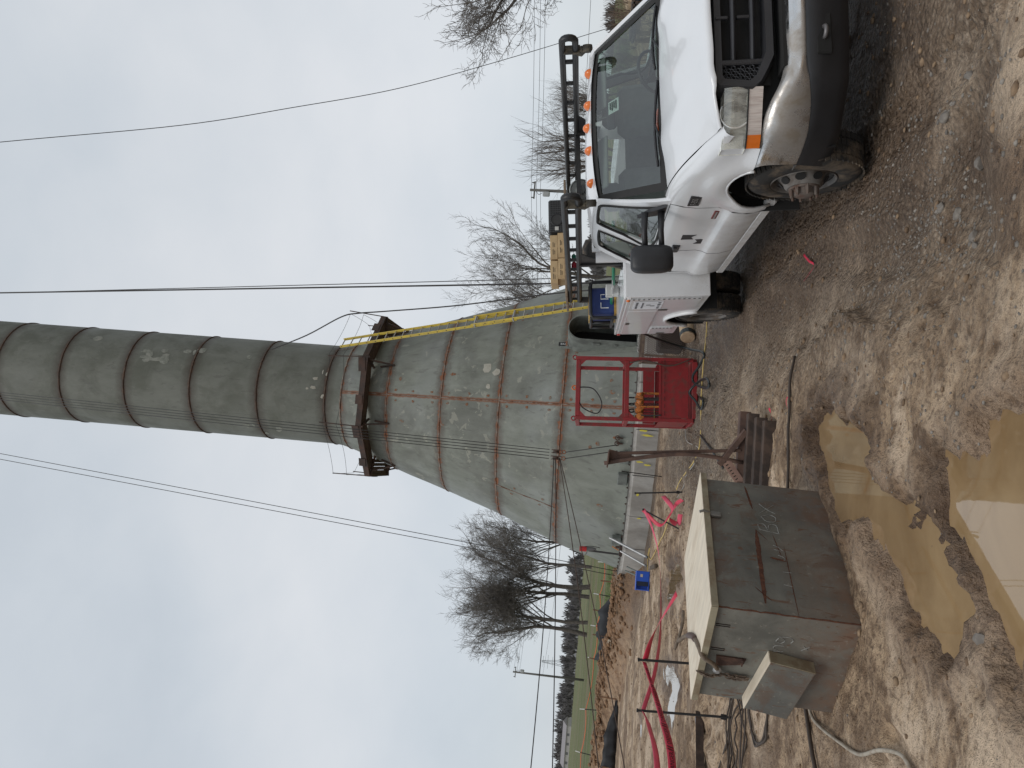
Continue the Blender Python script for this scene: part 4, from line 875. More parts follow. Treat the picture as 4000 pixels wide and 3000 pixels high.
        w1 = [(-.66, .05), (-.80, .28), (-.95, .55), (-1.08, .80), (-1.16, .90), (-1.28, .925), (-1.60, .93), (-1.68, .88), (-1.74, .50), (-1.79, .05)]
        w2 = [(-1.97, .12), (-1.93, .5), (-1.90, .84), (-1.96, .90), (-2.33, .88), (-2.42, .80), (-2.53, .45), (-2.60, .12), (-2.3, .08)]
        bm = bmesh.new(); edges = []
        for lp in (outl, w1, w2):
            vv = [bm.verts.new((p[0], p[1], 0)) for p in lp]; edges += [bm.edges.new((vv[i], vv[(i + 1) % len(vv)])) for i in range(len(vv))]
        bmesh.ops.triangle_fill(bm, use_beauty=True, use_dissolve=False, edges=edges)
        for v in bm.verts: v.co = S3(v.co.x, v.co.y)
        bmesh.ops.recalc_face_normals(bm, faces=bm.faces); me = bpy.data.meshes.new('window_frame'); bm.to_mesh(me); bm.free(); me.materials.append(P_); o = bpy.data.objects.new('window_frame', me); COL.objects.link(o); o.parent = T
        md = o.modifiers.new('thick', 'SOLIDIFY'); md.thickness = .03; md.offset = -1 if sg < 0 else -1
        for w, nm in ((w1, 'side_window'), (w2, 'quarter_window')):
            g = MB().add([S3(x, s, -.012) for x, s in w], [tuple(range(len(w)))]); go = B(g, nm, MATS['glass'])
            MB().tube([S3(x, s, .0) for x, s in smooth_path([(p[0], p[1], 0) for p in w + [w[0]]], 3) for x, s in [(x, s)]] if False else [S3(p.x, p.y, .002) for p in smooth_path([(q[0], q[1], 0) for q in w + [w[0]]], 4)][:-1], .014, 5, closed=True).build('window_seal', RUB, go, True)
        # mirror on its two arms
        mb = MB(); mb.prism([(-.58, 1.30), (-.78, 1.30), (-.86, 1.52), (-.70, 1.43)], .03, Matrix(((1, 0, 0), (0, 0, sg), (0, 1, 0))), (0, sg * .90, 0)); mo = B(mb, 'mirror_mount', PL)
        mb = MB()
        for z in (1.47, 1.335): mb.tube([(-.70, sg * .93, z), (-.72, sg * 1.08, z + .005), (-.74, sg * 1.22, z)], [.030, .024, .024], 8)
        mb.build('mirror_arm', PL, mo, True)
        mb = MB(); prof = []
        for i in range(13):
            a = i / 12 * math.pi; row = []
            for j in range(17):
                t = j / 17 * 2 * math.pi; row.append((-.74 + .085 * math.sin(a) ** .5 * (1 if True else 1) * math.copysign(abs(math.cos(t)) ** .6, math.cos(t)), sg * (1.315 + .115 * math.sin(a) ** .35 * math.copysign(abs(math.sin(t)) ** .55, math.sin(t))), 1.42 - .175 * math.copysign(abs(math.cos(a)) ** .6, math.cos(a))))
            row.append(row[0]); prof.append(row)
        mb.grid(prof); mb.build('mirror_head', PL, mo, True)
        # headlamp cluster
        def hx(y): return .755 - max(0, y - .60) * .42 - max(0, y - .84) ** 2 * 3.5
        ys = [.605 + .335 * k / 10 for k in range(11)]
        mb = MB(); mb.grid([[(hx(y) - .10, sg * y, z) for z in (.83, 1.08)] for y in ys]); 
        for z in (.832, .925, 1.078): mb.grid([[(hx(y) - e, sg * y, z) for e in (.10, .008)] for y in ys])
        mb.grid([[(hx(.606) - e, sg * .606, z) for z in (.83, 1.08)] for e in (.10, .005)]); hl = B(mb, 'headlight', mat('lamp_reflector', (.78, .77, .70), .5, metal=0.0, col2=(.50, .49, .43), scale=12, bump=.5, bscale=14))
        mb = MB(); mb.lathe([(.012, .03), (.03, .05), (.075, .075), (.088, .095)], (hx(.74) - .12, sg * .74, 1.0), (1, 0, 0), 20); mb.lathe([(.01, .0), (.014, .07), (0.004, .085)], (hx(.74) - .11, sg * .74, 1.0), (1, 0, 0), 10); mb.lathe([(.088, .095), (.094, .099), (.10, .095)], (hx(.74) - .12, sg * .74, 1.0), (1, 0, 0), 24); mb.build('reflector_bowl', mat('chrome_bowl', (.78, .78, .75), .15, metal=.5), hl, True)
        mb = MB(); mb.grid([[(hx(y) + .012 * math.sin(math.pi * k / 4), sg * y, .93 + .147 * k / 4) for k in range(5)] for y in ys]); mb.build('lens', MATS['lens'], hl, True)
        mb = MB(); mb.grid([[(hx(y) + .004, sg * y, z) for z in (.835, .88, .922)] for y in ys[:9]]); mb.build('clear_lamp', mat('fog_lens', (.62, .55, .50), .2, col2=(.48, .40, .36), scale=14, stretch=(1, 5, .3), coat=.6), hl, True)
        mb = MB(); mb.grid([[(hx(y) + .004, sg * y, z) for z in (.835, .88, .922)] for y in ys[8:]]); mb.build('turn_signal', AMB, hl, True)
        mb = MB(); mb.grid([[(hx(y) + .004, sg * y, z) for z in (.945, 1.06)] for y in ys[8:]]); mb.build('side_marker', mat('marker_white', (.6, .61, .62), .25, coat=.5), hl, True)
        mb = MB(); mb.tube([(hx(y) + .006, sg * y, .926) for y in ys], .005, 4); mb.build('divider', RUB, hl)
    # bonnet
    def hood(x, y):
        ay = abs(y); zc = 1.355 - .165 * max(0, (x + .30) / 1.10) ** 1.45; zg = zgap(min(x, .62)) ; k = min(1, ay / .845)
        z = zc + (zg - zc) * k ** 3.2 + .018 * math.exp(-((ay - .50) / .10) ** 2) + .012 * (ay < .5) * (1 - (ay / .5) ** 2)
        return z
    P = []; ys = [-.835 + 1.67 * k / 36 for k in range(37)]
    for k in range(19):
        row = []
        for y in ys:
            xf = .815 - max(0, abs(y) - .57) * .42 - max(0, abs(y) - .74) * .25; xr = -.285 - .11 * (abs(y) / .84) ** 3; t = k / 18; x = xf + (xr - xf) * t ** 1.25; z = hood(x, y) - ((.020 if k == 0 else (.006 if k == 1 else 0)) if abs(y) < .62 else .006 * (k == 0)); row.append((x, y, z))
        P.append(row)
    P.insert(0, [(p[0] - .004, p[1], p[2] - (.022 if abs(p[1]) < .6 else .012)) for p in P[0]]); B(MB().grid(P, False), 'hood', P_, T, True)
    mb = MB(); mb.grid([[(-.27 - .11 * (abs(y) / .84) ** 3 - e * .13, y, hood(-.30, y) - .02 + e * .012) for e in (0, 1)] for y in ys]); B(mb, 'cowl', PL, T, True)
    mb = MB(); mb.box((.05, 0, .80), (1.25, 1.52, .40)); B(mb, 'engine_bay', DK)
    # windscreen and surround
    def ws(u, v, out=0.0):
        y = u * (.80 - .135 * v); x = -.395 - .085 * u * u - .615 * v; z = 1.352 - .012 * u * u + (1.868 - 1.352 - .035 * u * u) * v; return (x + out * .62, y, z + out * .78)
    us = [-1 + k / 8 for k in range(17)]; vs_ = [k / 6 for k in range(7)]
    g = B(MB().grid([[ws(u, v) for v in vs_] for u in us], True), 'windscreen', MATS['glass'], T, True)
    mb = MB()
    for (u0, u1, v0, v1) in ((-1.035, -.955, -.05, 1.04), (.955, 1.035, -.05, 1.04), (-1, 1, -.08, .025), (-1, 1, .955, 1.04)):
        mb.grid([[ws(u0 + (u1 - u0) * i / 12, v0 + (v1 - v0) * j / 6, .006) for j in range(7)] for i in range(13)], True)
    mb.build('windscreen_seal', RUB, g, True)
    mb = MB(); st = [(ws(.15, .60, -.004)), (ws(-.01, .60, -.004)), (ws(-.01, .76, -.004)), (ws(.15, .76, -.004))]; mb.add(st, [(0, 1, 2, 3)]); mb.build('sticker', mat('sticker', (.55, .62, .58), .6), g)
    mb = MB()
    for k in range(4): mb.add([ws(.13, .63 + .03 * k, .003), ws(.02 + .02 * (k % 2), .63 + .03 * k, .003), ws(.02 + .02 * (k % 2), .642 + .03 * k, .003), ws(.13, .642 + .03 * k, .003)], [(0, 1, 2, 3)])
    mb.build('sticker_print', DECAL, g)
    for u0, u1 in ((.05, -.80), (.88, .18)):
        mb = MB(); pts = [ws(u0 + (u1 - u0) * k / 8, -.02 + .06 * math.sin(k / 8 * 2.6) + .02, .022) for k in range(9)]; mb.tube(pts, .011, 5); mb.tube([ws(u1 + .05, -.12, .02), ws(u1 + .02 + (u0 - u1) * .35, .0, .035), pts[4]], .009, 5); B(mb, 'wiper', PL, T, True)
    # roof with its five marker lamps
    P = []
    for k in range(13):
        x = -1.005 - (2.62 - 1.005) * k / 12; row = []
        for j in range(19):
            u = -1 + j / 9; xx = x - .085 * u * u * (1 - k / 12) * .9; zc = 1.888 + .045 * math.sin(min(1, k / 5) * math.pi / 2) - .03 * max(0, (k - 8) / 4) ** 2; row.append((xx, u * .685, zc - .055 * abs(u) ** 3.0))
        P.append(row)
    P.append([(p[0] - .03, p[1], p[2] - .10) for p in P[-1]]); B(MB().grid(P), 'roof', P_, T, True)
    for y in (.51, .21, .0, -.21, -.51):
        mb = MB(); prof = [(0, .045), (.02, .042), (.038, .03), (.05, .012), (.054, 0)]; mb.lathe(prof, (-1.13, y, 1.915 - .045 * abs(y)), (.25, 0, 1), 14); mb.v = [(-1.13 + (v[0] + 1.13) * 1.25, y + (v[1] - y) * .72, v[2]) for v in mb.v]; B(mb, 'marker_lamp', AMB, T, True)
    mb = MB(); mb.box((-2.80, 0, .98), (.03, 1.86, .80)); mb.box((-2.74, 0, 1.82), (.04, 1.40, .10)); mb.box((-2.77, .70, 1.58), (.04, .22, .5)); mb.box((-2.77, -.70, 1.58), (.04, .22, .5)); B(mb, 'cab_back', P_)
    # inside the cab
    mb = MB(); mb.box((-.62, 0, 1.16), (.50, 1.66, .26), None, .06); mb.box((-.62, .40, 1.30), (.22, .42, .10), None, .04); mb.box((-1.6, 0, .62), (2.3, 1.7, .08)); B(mb, 'dashboard', INT)
    for y in (.42, -.42):
        mb = MB(); mb.box((-1.45, y, .98), (.52, .52, .20), None, .06); mb.box((-1.72, y, 1.32), (.16, .52, .60), rotm(0, -.16, 0), .06); mb.box((-1.78, y, 1.68), (.10, .28, .17), rotm(0, -.1, 0), .04); B(mb, 'seat', SEAT)
    mb = MB(); mb.box((-2.45, 0, 1.25), (.16, 1.5, .5), rotm(0, -.12, 0), .05); B(mb, 'rear_bench', SEAT)
    mb = MB(); c = Vector((-.98, .42, 1.33)); ax = Vector((-.8, 0, .6)); q = ax.orthogonal().normalized(); q2 = ax.normalized().cross(q)
    mb.tube([c + (q * math.cos(t) + q2 * math.sin(t)) * .185 for t in np.linspace(0, 6.283, 25)[:-1]], .015, 6, closed=True); mb.bar(c - q2 * .17, c + q2 * .17, .035, .02); mb.tube([c, c + Vector((.25, 0, -.18))], .035, 6); B(mb, 'steering_wheel', PL, T, True)
    mb = MB(); p = ws(.02, .80, -.06); mb.box(p, (.03, .26, .075), rotm(0, -.2, .1), .012); mb.tube([ws(.02, .97, -.01), p], .01, 5); B(mb, 'rear_view_mirror', PL)
    mb = MB()
    for y in (.36, -.36): mb.box((-1.06, y, 1.79), (.16, .46, .02), rotm(0, .5, 0), .006)
    B(mb, 'sun_visor', SEAT)
    # grille
    G = [(-.612, 1.120), (-.59, 1.142), (.59, 1.142), (.612, 1.120), (.632, .90), (.60, .845), (.52, .80), (.44, .762), (-.44, .762), (-.52, .80), (-.60, .845), (-.632, .90)]
    def ring(poly, k, dz): c = (0, .965); return [(c[0] + (p[0] - c[0]) * k, c[1] + (p[1] - c[1]) * (k - dz)) for p in poly]
    def gx(y): return .795 - .075 * (y / .62) ** 2
    mb = MB(); L = [[(gx(p[0]) - .10, p[0], p[1]) for p in G], [(gx(p[0]) + .01, p[0], p[1]) for p in G], [(gx(p[0]) + .045, p[0], p[1]) for p in ring(G, .965, .03)], [(gx(p[0]) + .040, p[0], p[1]) for p in ring(G, .90, .19)], [(gx(p[0]) - .05, p[0], p[1]) for p in ring(G, .86, .20)]]
    mb.grid([l + [l[0]] for l in L]); gr = B(mb, 'grille', TRIM, T, True, 35)
    mb = MB(); mb.box((.71, 0, .96), (.01, 1.16, .36)); mb.build('grille_back', DK, gr)
    for z in (.895, 1.015):
        mb = MB(); mb.grid([[(gx(y) - .012 + .022 * math.cos(t), y, z + .018 * math.sin(t)) for t in np.linspace(0, 2 * math.pi, 9)] for y in np.linspace(-.44, .44, 13)]); mb.build('grille_bar', TRIM, gr, True)
    for sg in (-1, 1):
        mb = MB(); mb.box((.755, sg * .445, .955), (.05, .035, .30), None, .008); mb.build('grille_upright', TRIM, gr)
        mb = MB()
        for r in range(9):
            for c in range(3): mb.tube([(.765, sg * (.478 + .034 * c + .017 * (r % 2)) + .014 * math.cos(R_(a)), .845 + .029 * r + .014 * math.sin(R_(a))) for a in range(0, 360, 60)], .0042, 4, closed=True)
        mb.build('grille_mesh', TRIM, gr)
        mb = MB(); mb.box((.775, sg * .15, 1.085), (.03, .02, .08), None, .004); mb.box((.775, sg * .15, .95), (.03, .02, .08), None, .004); mb.build('grille_post', TRIM, gr)
    mb = MB(); mb.box((.80, .0, .955), (.012, .05, .028), None, .004); mb.build('grille_badge', mat('badge_silver', (.4, .39, .37), .4, metal=.6), gr)
    # bumper: dirty chrome beam, black valance below
    ys = [-.985 + 1.97 * k / 90 for k in range(91)]
    def bxx(y): a = abs(y); return .945 - .05 * (a / .6) ** 2 - max(0, a - .62) * .55 - max(0, a - .85) ** 2 * 12
    P = []
    for y in ys:
        a = abs(y); s = 1 / (1 + math.exp(-(a - .66) / .055)); zt = .705 + s * .12; zb = .595 - s * .055; x = bxx(y); P.append([(x - .12, y, zt + .004), (x - .07, y, zt + .004), (x - .035, y, zt - .012), (x - .010, y, zt - .045), (x + .002, y, zt - .085 if zt - .085 > zb + .03 else zb + .03), (x - .004, y, zb + .015), (x - .03, y, zb), (x - .12, y, zb + .01)])
    bp = B(MB().grid(P), 'bumper', CH, T, True)
    P = []
    for y in ys:
        a = abs(y); s = 1 / (1 + math.exp(-(a - .66) / .055)); x = bxx(y) - .012 + .02 * (1 - s); P.append([(x - .02, y, .615 - s * .05), (x - .002, y, .59 - s * .05), (x - .02, y, .50), (x - .045, y, .40), (x - .08, y * .985, .33), (x - .14, y * .97, .31)])
    va = MB().grid(P).build('valance', PL, bp, True)
    for sg in (-1, 1):
        mb = MB(); mb.box((bxx(.36) - .022, sg * .36, .50), (.03, .26, .10), None, .01); mb.build('tow_pocket', DK, va)
        mb = MB(); mb.tube([(bxx(.36) - .01 + .045 * math.sin(t), sg * (.36 + .035 * math.cos(t)), .50) for t in np.linspace(0, math.pi, 9)], .014, 6); mb.build('tow_hook', mat('hook_steel', (.16, .15, .15), .45, metal=.5), va, True)
    mb = MB(); mb.box((.78, 0, .70), (.16, 1.05, .06)); B(mb, 'bumper_bracket', DK)
    # chassis
    mb = MB()
    for y in (-.42, .42): mb.box((-2.2, y, .52), (5.9, .09, .18))
    mb.box((-.2, 0, .50), (1.0, .8, .30)); mb.tube([(0, -.8, .40), (0, .8, .40)], .06, 8); mb.tube([(-WB, -1, .40), (-WB, 1, .40)], .07, 8); mb.lathe([(0, -.18), (.16, -.1), (.16, .1), (0, .18)], (-WB, 0, .40), (0, 1, 0), 12); mb.box((-1.7, 0, .48), (2.4, 1.6, .06)); B(mb, 'chassis', DK)
    # wheels
    def wheel(x, y, sg, dual, inner=False, steer=0.0):
        n = Vector((0, sg, 0)); c = (x, y, .395); w = .115; mb = MB()
        prof = [(.225, -w + .02), (.24, -w), (.30, -w - .004), (.35, -w + .004), (.382, -w + .02), (.397, -w + .05), (.400, 0), (.397, w - .05), (.382, w - .02), (.35, w - .004), (.30, w + .004), (.24, w), (.225, w - .02), (.20, w - .03)]
        mb.lathe(prof, c, n, 48); wo = B(mb, 'wheel', TYRE, T, True)
        mb = MB()
        for k in range(58):
            a = 2 * math.pi * k / 58
            for off, tw, ln in ((-.085, .25, .048), (-.030, -.2, .048), (.030, .2, .048), (.085, -.25, .048)):
                M_ = Matrix.Rotation(-a * 1, 3, 'Y'); q = M_ @ Vector((.400, 0, 0)); mb.box((c[0] + q.x, c[1] + off, c[2] + q.z), (.010, ln, .034), M_ @ Matrix.Rotation(tw, 3, 'X'))
        mb.build('tread', TYRE, wo)
        if inner: return wo
        mb = MB(); k = 1 if not dual else 0
        if k: pr = [(.228, w - .012), (.226, w + .002), (.215, w - .006), (.205, w - .04), (.195, w - .07), (.175, w - .045), (.13, w + .03), (.118, w + .045), (.0, w + .045)]
        else: pr = [(.228, w - .012), (.226, w + .002), (.212, w - .01), (.20, w - .06), (.19, w - .12), (.12, w - .13), (.11, w - .15), (.0, w - .15)]
        mb.lathe(pr, c, n, 36); rm = mb.build('rim', STEEL, wo, True, 50)
        for j in range(8):
            mb = MB(); a = 2 * math.pi * (j + .5) / 8; r = .155; off = (w - .004) if k else (w - .122); u = Vector((math.cos(a), 0, math.sin(a))); q = Vector(c) + u * r + n * (off + .008)
            e1 = (u * .05 * 1 - n * .055 * k).normalized() * .03; e2 = Vector((-math.sin(a), 0, math.cos(a))) * .038; mb.add([q + e1 * math.cos(t) + e2 * math.sin(t) for t in np.linspace(0, 6.283, 11)[:-1]], [tuple(range(10))]); mb.build('hand_hole', DK, rm)
        mb = MB(); o = w + .045 if k else w - .15; mb.lathe([(.105, 0), (.103, .012), (.075, .014), (.07, .05), (.055, .06), (0, .06)], (c[0], c[1] + sg * o, c[2]), n, 20)
        for j in range(8):
            a = 2 * math.pi * j / 8; q = Vector(c) + Vector((math.cos(a), 0, math.sin(a))) * .09 + n * o; mb.tube([q, q + n * .035, q + n * .07], [.017, .015, .009], 6)
        mb.build('hub', RUSTY, rm, True, 40); return wo
    wheel(0, -.86, -1, False); wheel(0, .86, 1, False)
    for sg in (-1, 1): wheel(-WB, sg * 1.06, sg, True); wheel(-WB, sg * .78, sg, True, True)
    for sg in (-1, 1):
        mb = MB(); mb.box((-.56, sg * .86, .47), (.012, .28, .40), None, .003); B(mb, 'mud_flap', RUB)
    # decals and badges on the passenger door and fender
    def side(x, z, out=.004): return (x, -(half_w(z, x) + out), z)
    for poly in ([(-1.30, 1.085), (-1.44, 1.085), (-1.44, .975), (-1.37, 1.0), (-1.30, .96)], [(-1.45, .955), (-1.52, .925), (-1.59, .955), (-1.59, .83), (-1.45, .83)]):
        mb = MB(); mb.prism(poly, .004, Matrix(((1, 0, 0), (0, 0, -1), (0, 1, 0))), (0, -.958, 0)); B(mb, 'flag_decal', DECAL)
    mb = MB(); mb.box((-.38, -(half_w(1.11, -.38) + .003), 1.11), (.21, .012, .09), rotm(0, 0, 0), .004); bd = B(mb, 'model_badge', DECAL)
    for body, sz, dz in (('F-350', .066, .005), ('SUPER DUTY', .024, -.033)):
        vs, fs = text_mesh(body, sz); mb = MB(); mb.add([(-.38 + p[0] * 1.0, -(half_w(1.11, -.38) + .0105), 1.10 + dz + p[1] - sz * .2) for p in vs], fs); mb.v = [(-.76 - v[0], v[1], v[2]) if False else v for v in mb.v]; mb.build('badge_lettering', mat('badge_grey', (.42, .42, .42), .4, metal=.5), bd)
    mb = MB(); mb.box((-.73, -(half_w(.90, -.73) + .003), .895), (.20, .012, .042), None, .004); bd = B(mb, 'engine_badge', mat('badge_red', (.16, .03, .025), .4))
    mb = MB(); mb.box((-.73, -(half_w(.90, -.73) + .010), .895), (.17, .004, .012)); mb.build('badge_stripe', MATS['badge_grey'], bd)
    # service body
    bx0, bx1, yb, zt, zb = -2.88, -5.38, 1.19, 1.50, .60
    for sg in (-1, 1):
        yo = sg * yb; xs = [bx0] + [x for x in np.linspace(-3.3, -3.78, 3)] + [-WB + .50 * math.cos(R_(a)) for a in range(0, 181, 12)] + [-4.9, -5.1, bx1]
        P = [[(x, yo, (.43 + math.sqrt(max(0, .25 - (x + WB) ** 2))) if abs(x + WB) < .5 and .43 + math.sqrt(max(0, .25 - (x + WB) ** 2)) > (.60 if x > -WB else .70) else (.60 if x > -WB else .70)), (x, yo, 1.0), (x, yo, 1.25), (x, yo, zt)] for x in sorted(xs, reverse=True)]
        sd = B(MB().grid(P, sg > 0), 'body_side', P_)
        mb = MB(); mb.box(((bx0 + bx1) / 2, sg * .97, zt + .012), (bx0 - bx1, .46, .03), None, .008); mb.box(((bx0 + bx1) / 2, yo - sg * .01, zt - .035), (bx0 - bx1, .045, .05), None, .01); B(mb, 'body_top', P_)
        mb = MB(); mb.box((bx0 + .012, sg * .965, 1.05), (.03, .45, .92), None, .006); mb.box((bx1 - .012, sg * .965, 1.10), (.03, .45, .80), None, .006); mb.box(((bx0 + bx1) / 2, sg * .745, 1.05), (bx0 - bx1, .02, .9)); B(mb, 'body_end', P_)
        mb = MB(); mb.tube([(-WB + .505 * math.cos(R_(a)), yo + sg * .006, .43 + .505 * math.sin(R_(a))) for a in range(20, 161, 7)], .026, 6); B(mb, 'body_arch_trim', P_, T, True)
        mb = MB(); mb.grid([[(-WB + .54 * math.cos(R_(a)), sg * y, .42 + .54 * math.sin(R_(a))) for y in (1.17, .70)] for a in range(-5, 186, 10)]); B(mb, 'rear_wheel_liner', DK)
        for nm, x0, x1, z0, z1 in (('locker_door', -2.93, -3.60, .66, 1.45), ('locker_door', -3.62, -5.33, 1.09, 1.45), ('locker_door', -4.86, -5.33, .76, 1.07)):
            mb = MB(); mb.box(((x0 + x1) / 2, yo + sg * .007, (z0 + z1) / 2), (abs(x1 - x0) - .012, .016, z1 - z0 - .012), None, .004); d = mb.build(nm, P_, sd)
            lx = {-2.93: (-3.53, 1.04), -3.62: (-4.45, 1.40), -4.86: (-5.25, .90)}[x0]; mb = MB(); mb.box((lx[0], yo + sg * .018, lx[1]), (.07, .012, .11) if x0 != -3.62 else (.12, .012, .05), None, .003); d2 = mb.build('paddle_latch', mat('latch_grey', (.12, .11, .10), .4, metal=.5), d); mb = MB(); mb.box((lx[0], yo + sg * .025, lx[1] - .01), (.04, .01, .06), None, .003); mb.build('latch_paddle', mat('latch_pale', (.45, .44, .42), .35, metal=.6), d) if False else None
        for k in range(14): MB().box((-2.925, yo + sg * .017, .70 + .055 * k), (.016, .006, .024)).build('hinge', DECAL, sd)
        for k in range(6): MB().box((-4.865, yo + sg * .017, .79 + .048 * k), (.016, .006, .022)).build('hinge', DECAL, sd)
        mb = MB(); mb.lathe([(0, .02), (.02, .015), (.025, 0)], (-2.96, yo + sg * .012, 1.475), (0, sg, 0), 10); B(mb, 'side_lamp', AMB, T, True)
        mb = MB(); mb.box((bx1 + .04, yo + sg * .016, 1.47), (.06, .02, .045), None, .006); B(mb, 'tail_marker', REDL)
    # notice on the front locker: two lines, two small flags, one bold line
    mb = MB(); mb.box((-3.24, -1.209, 1.24), (.43, .002, .33)); nt_ = B(mb, 'notice_sheet', mat('notice_white', (.70, .70, .72), .6))
    rd = random.Random(3); mb = MB()
    for z, h, w in ((1.365, .030, .36), (1.30, .026, .30), (1.115, .040, .38)):
        x = -3.24 - w / 2
        while x < -3.24 + w / 2:
            cw = h * rd.uniform(.5, .8); mb.box((x + cw / 2, -1.2112, z + rd.uniform(-.002, .002)), (cw * rd.uniform(.4, .85), .002, h * rd.uniform(.6, 1))); x += cw * 1.12 + (h * .6 if rd.random() < .15 else 0)
    for dx, dz in ((.03, .235), (-.02, .185)): mb.box((-3.24 + dx, -1.2112, 1.0 + dz), (.035, .002, .05))
    mb.build('notice_print', mat('print_grey', (.13, .13, .14), .7), nt_)
    mb = MB(); mb.box((-4.13, 0, .70), (2.5, 1.48, .05)); mb.box((bx1 - .03, 0, .55), (.10, 2.1, .14), None, .02); mb.box((bx1, 0, .95), (.03, 1.5, .48)); B(mb, 'bed_floor', DK)
    # ladder rack: a twin tube rail each side on posts
    for sg, y, x0 in ((-1, -.76, -.72), (1, .78, -.98)):
        x1 = -5.05; za, zb_ = 2.015, 2.135; mb = MB()
        pts = [(x1, y, za), (x0 - .06, y, za)] + [(x0 - .06 + .06 * math.sin(t), y, (za + zb_) / 2 - .06 * math.cos(t)) for t in np.linspace(.2, math.pi - .2, 7)] + [(x0 - .06, y, zb_), (x1, y, zb_)]
        mb.tube(pts, .031, 10); rl = B(mb, 'rack_rail', RACK, T, True); x = x0 - .42
        while x > x1 + .1: mb = MB(); mb.box((x, y, (za + zb_) / 2), (.035, .03, .10)); mb.build('rack_rung', RACK, rl); x -= .42
        for x in (-2.98, -5.0): mb = MB(); mb.box((x, y, 1.76), (.07, .07, .50)); mb.box((x, y - sg * 0, 1.53), (.16, .14, .02)); B(mb, 'rack_post', RACK)
        mb = MB(); mb.prism([(-2.98, 1.99), (-2.55, 1.99), (-2.98, 1.70)], .012, Matrix(((1, 0, 0), (0, 0, -1), (0, 1, 0))), (0, y, 0)); B(mb, 'rack_gusset', RACK)
        mb = MB(); mb.box((x0 - .24, y + sg * .0, za - .055), (.10, .06, .07), rotm(0, .5, 0), .012); mb.lathe([(.0, -.03), (.045, -.03), (.05, 0), (.045, .03), (0, .03)], (x0 - .20, y, za - .11), (.3, 1, 0), 12); mb.box((x0 - .21, y, za + .03), (.02, .08, .15)); B(mb, 'rope_cleat', mat('cleat', (.045, .040, .032), .7, col2=(.12, .10, .07), scale=20), T, True, 40)
    mb = MB()
    for x in (-3.05, -4.98): mb.box((x, 0, 2.0), (.06, 1.5, .05))
    B(mb, 'rack_crossbar', RACK)
    # hoop guard over the bed side
    for x in (-4.55, -5.28): mb = MB(); mb.tube([(x, -.62, 1.53), (x, -.62, 1.84), (x, -.68, 1.87), (x, -1.05, 1.87), (x, -1.10, 1.84), (x, -1.10, 1.53)], .024, 8); B(mb, 'guard_hoop', RACK, T, True)
    mb = MB(); mb.tube([(-4.55, -1.10, 1.86), (-5.28, -1.10, 1.86)], .022, 8); mb.tube([(-4.55, -1.10, 1.58), (-5.28, -1.10, 1.58)], .022, 8); mb.tube([(-4.55, -.64, 1.86), (-5.28, -.64, 1.86)], .022, 8); mb.tube([(-4.9, -1.10, 1.56), (-4.9, -1.10, 1.86)], .02, 8); B(mb, 'guard_rail', RACK, T, True)
truck()
# things lying in and on the truck
def on_truck(name, x, y, z, label, cat, rz=0.0, group=None): return tag(empty(name, mw=TM @ Matrix.Translation((x, y, z)) @ Matrix.Rotation(rz, 4, 'Z')), label, cat, group)
KB = mat('cardboard', (.50, .36, .20), .85, col2=(.42, .29, .155), scale=3); BR = mat('board_brown', (.26, .19, .13), .85, col2=(.18, .13, .09), scale=4, stretch=(1, 6, 1))
e = on_truck('rack_board', -4.9, -.05, 2.166, 'weathered plank shelf lying across the roof rack', 'plank'); MB().box((0, 0, .016), (1.1, 1.56, .03), None, .004).build('board', BR, e)
def carton(y, z, l, h, lb, d=.42):
    e = on_truck('cardboard_box', -4.75, y, z, lb, 'box', random.uniform(-.03, .03), 'cartons on the roof rack'); MB().box((0, 0, h / 2), (d, l, h), None, .004).build('carton', KB, e)
    MB().box((0, 0, h + .001), (d * .98, .05, .002)).build('packing_tape', mat('tape_tan', (.46, .34, .20), .35), e); mb = MB()
    for k in range(2): mb.box((d / 2 + .002, l * (-.2 + .3 * k), h * .62), (.002, .07, .008)); mb.box((d / 2 + .002, l * (-.22 + .3 * k), h * .42), (.002, .05, .006))
    mb.build('carton_print', mat('print_brown', (.10, .075, .05), .8), e)
carton(-.42, 2.20, .28, .09, 'lower cardboard carton at the left end of the rack shelf'); carton(-.10, 2.20, .34, .09, 'lower cardboard carton next to the black case'); carton(-.46, 2.292, .30, .10, 'upper cardboard carton at the left end of the stack'); carton(-.13, 2.292, .33, .10, 'upper cardboard carton touching the black case')
e = on_truck('speaker_case', -4.75, .30, 2.19, 'black ribbed plastic case with round grille on the roof rack', 'case'); cm = mat('case_black', (.016, .016, .017), .5); MB().box((0, 0, .11), (.40, .46, .22), None, .02).build('case', cm, e)
mb = MB()
for k in range(14): mb.box((.203, -.21 + .03 * k, .11), (.006, .006, .19))
for k in range(6): mb.box((.203, 0, .03 + .032 * k), (.005, .43, .005))
mb.build('case_ribs', mat('case_rib', (.06, .06, .06), .5), e); MB().lathe([(.085, 0), (.085, .008), (.07, .010), (.06, .0)], (.204, -.05, .11), (1, 0, 0), 24).build('grille_ring', cm, e, True); MB().lathe([(0, .004), (.07, .004)], (.204, -.05, .11), (1, 0, 0), 20).build('grille_disc', mat('speaker_mesh', (.05, .05, .05), .9, bump=.6, bscale=300), e); MB().box((.206, -.17, .11), (.006, .05, .05)).build('case_label', mat('label_silver', (.5, .49, .46), .4), e)
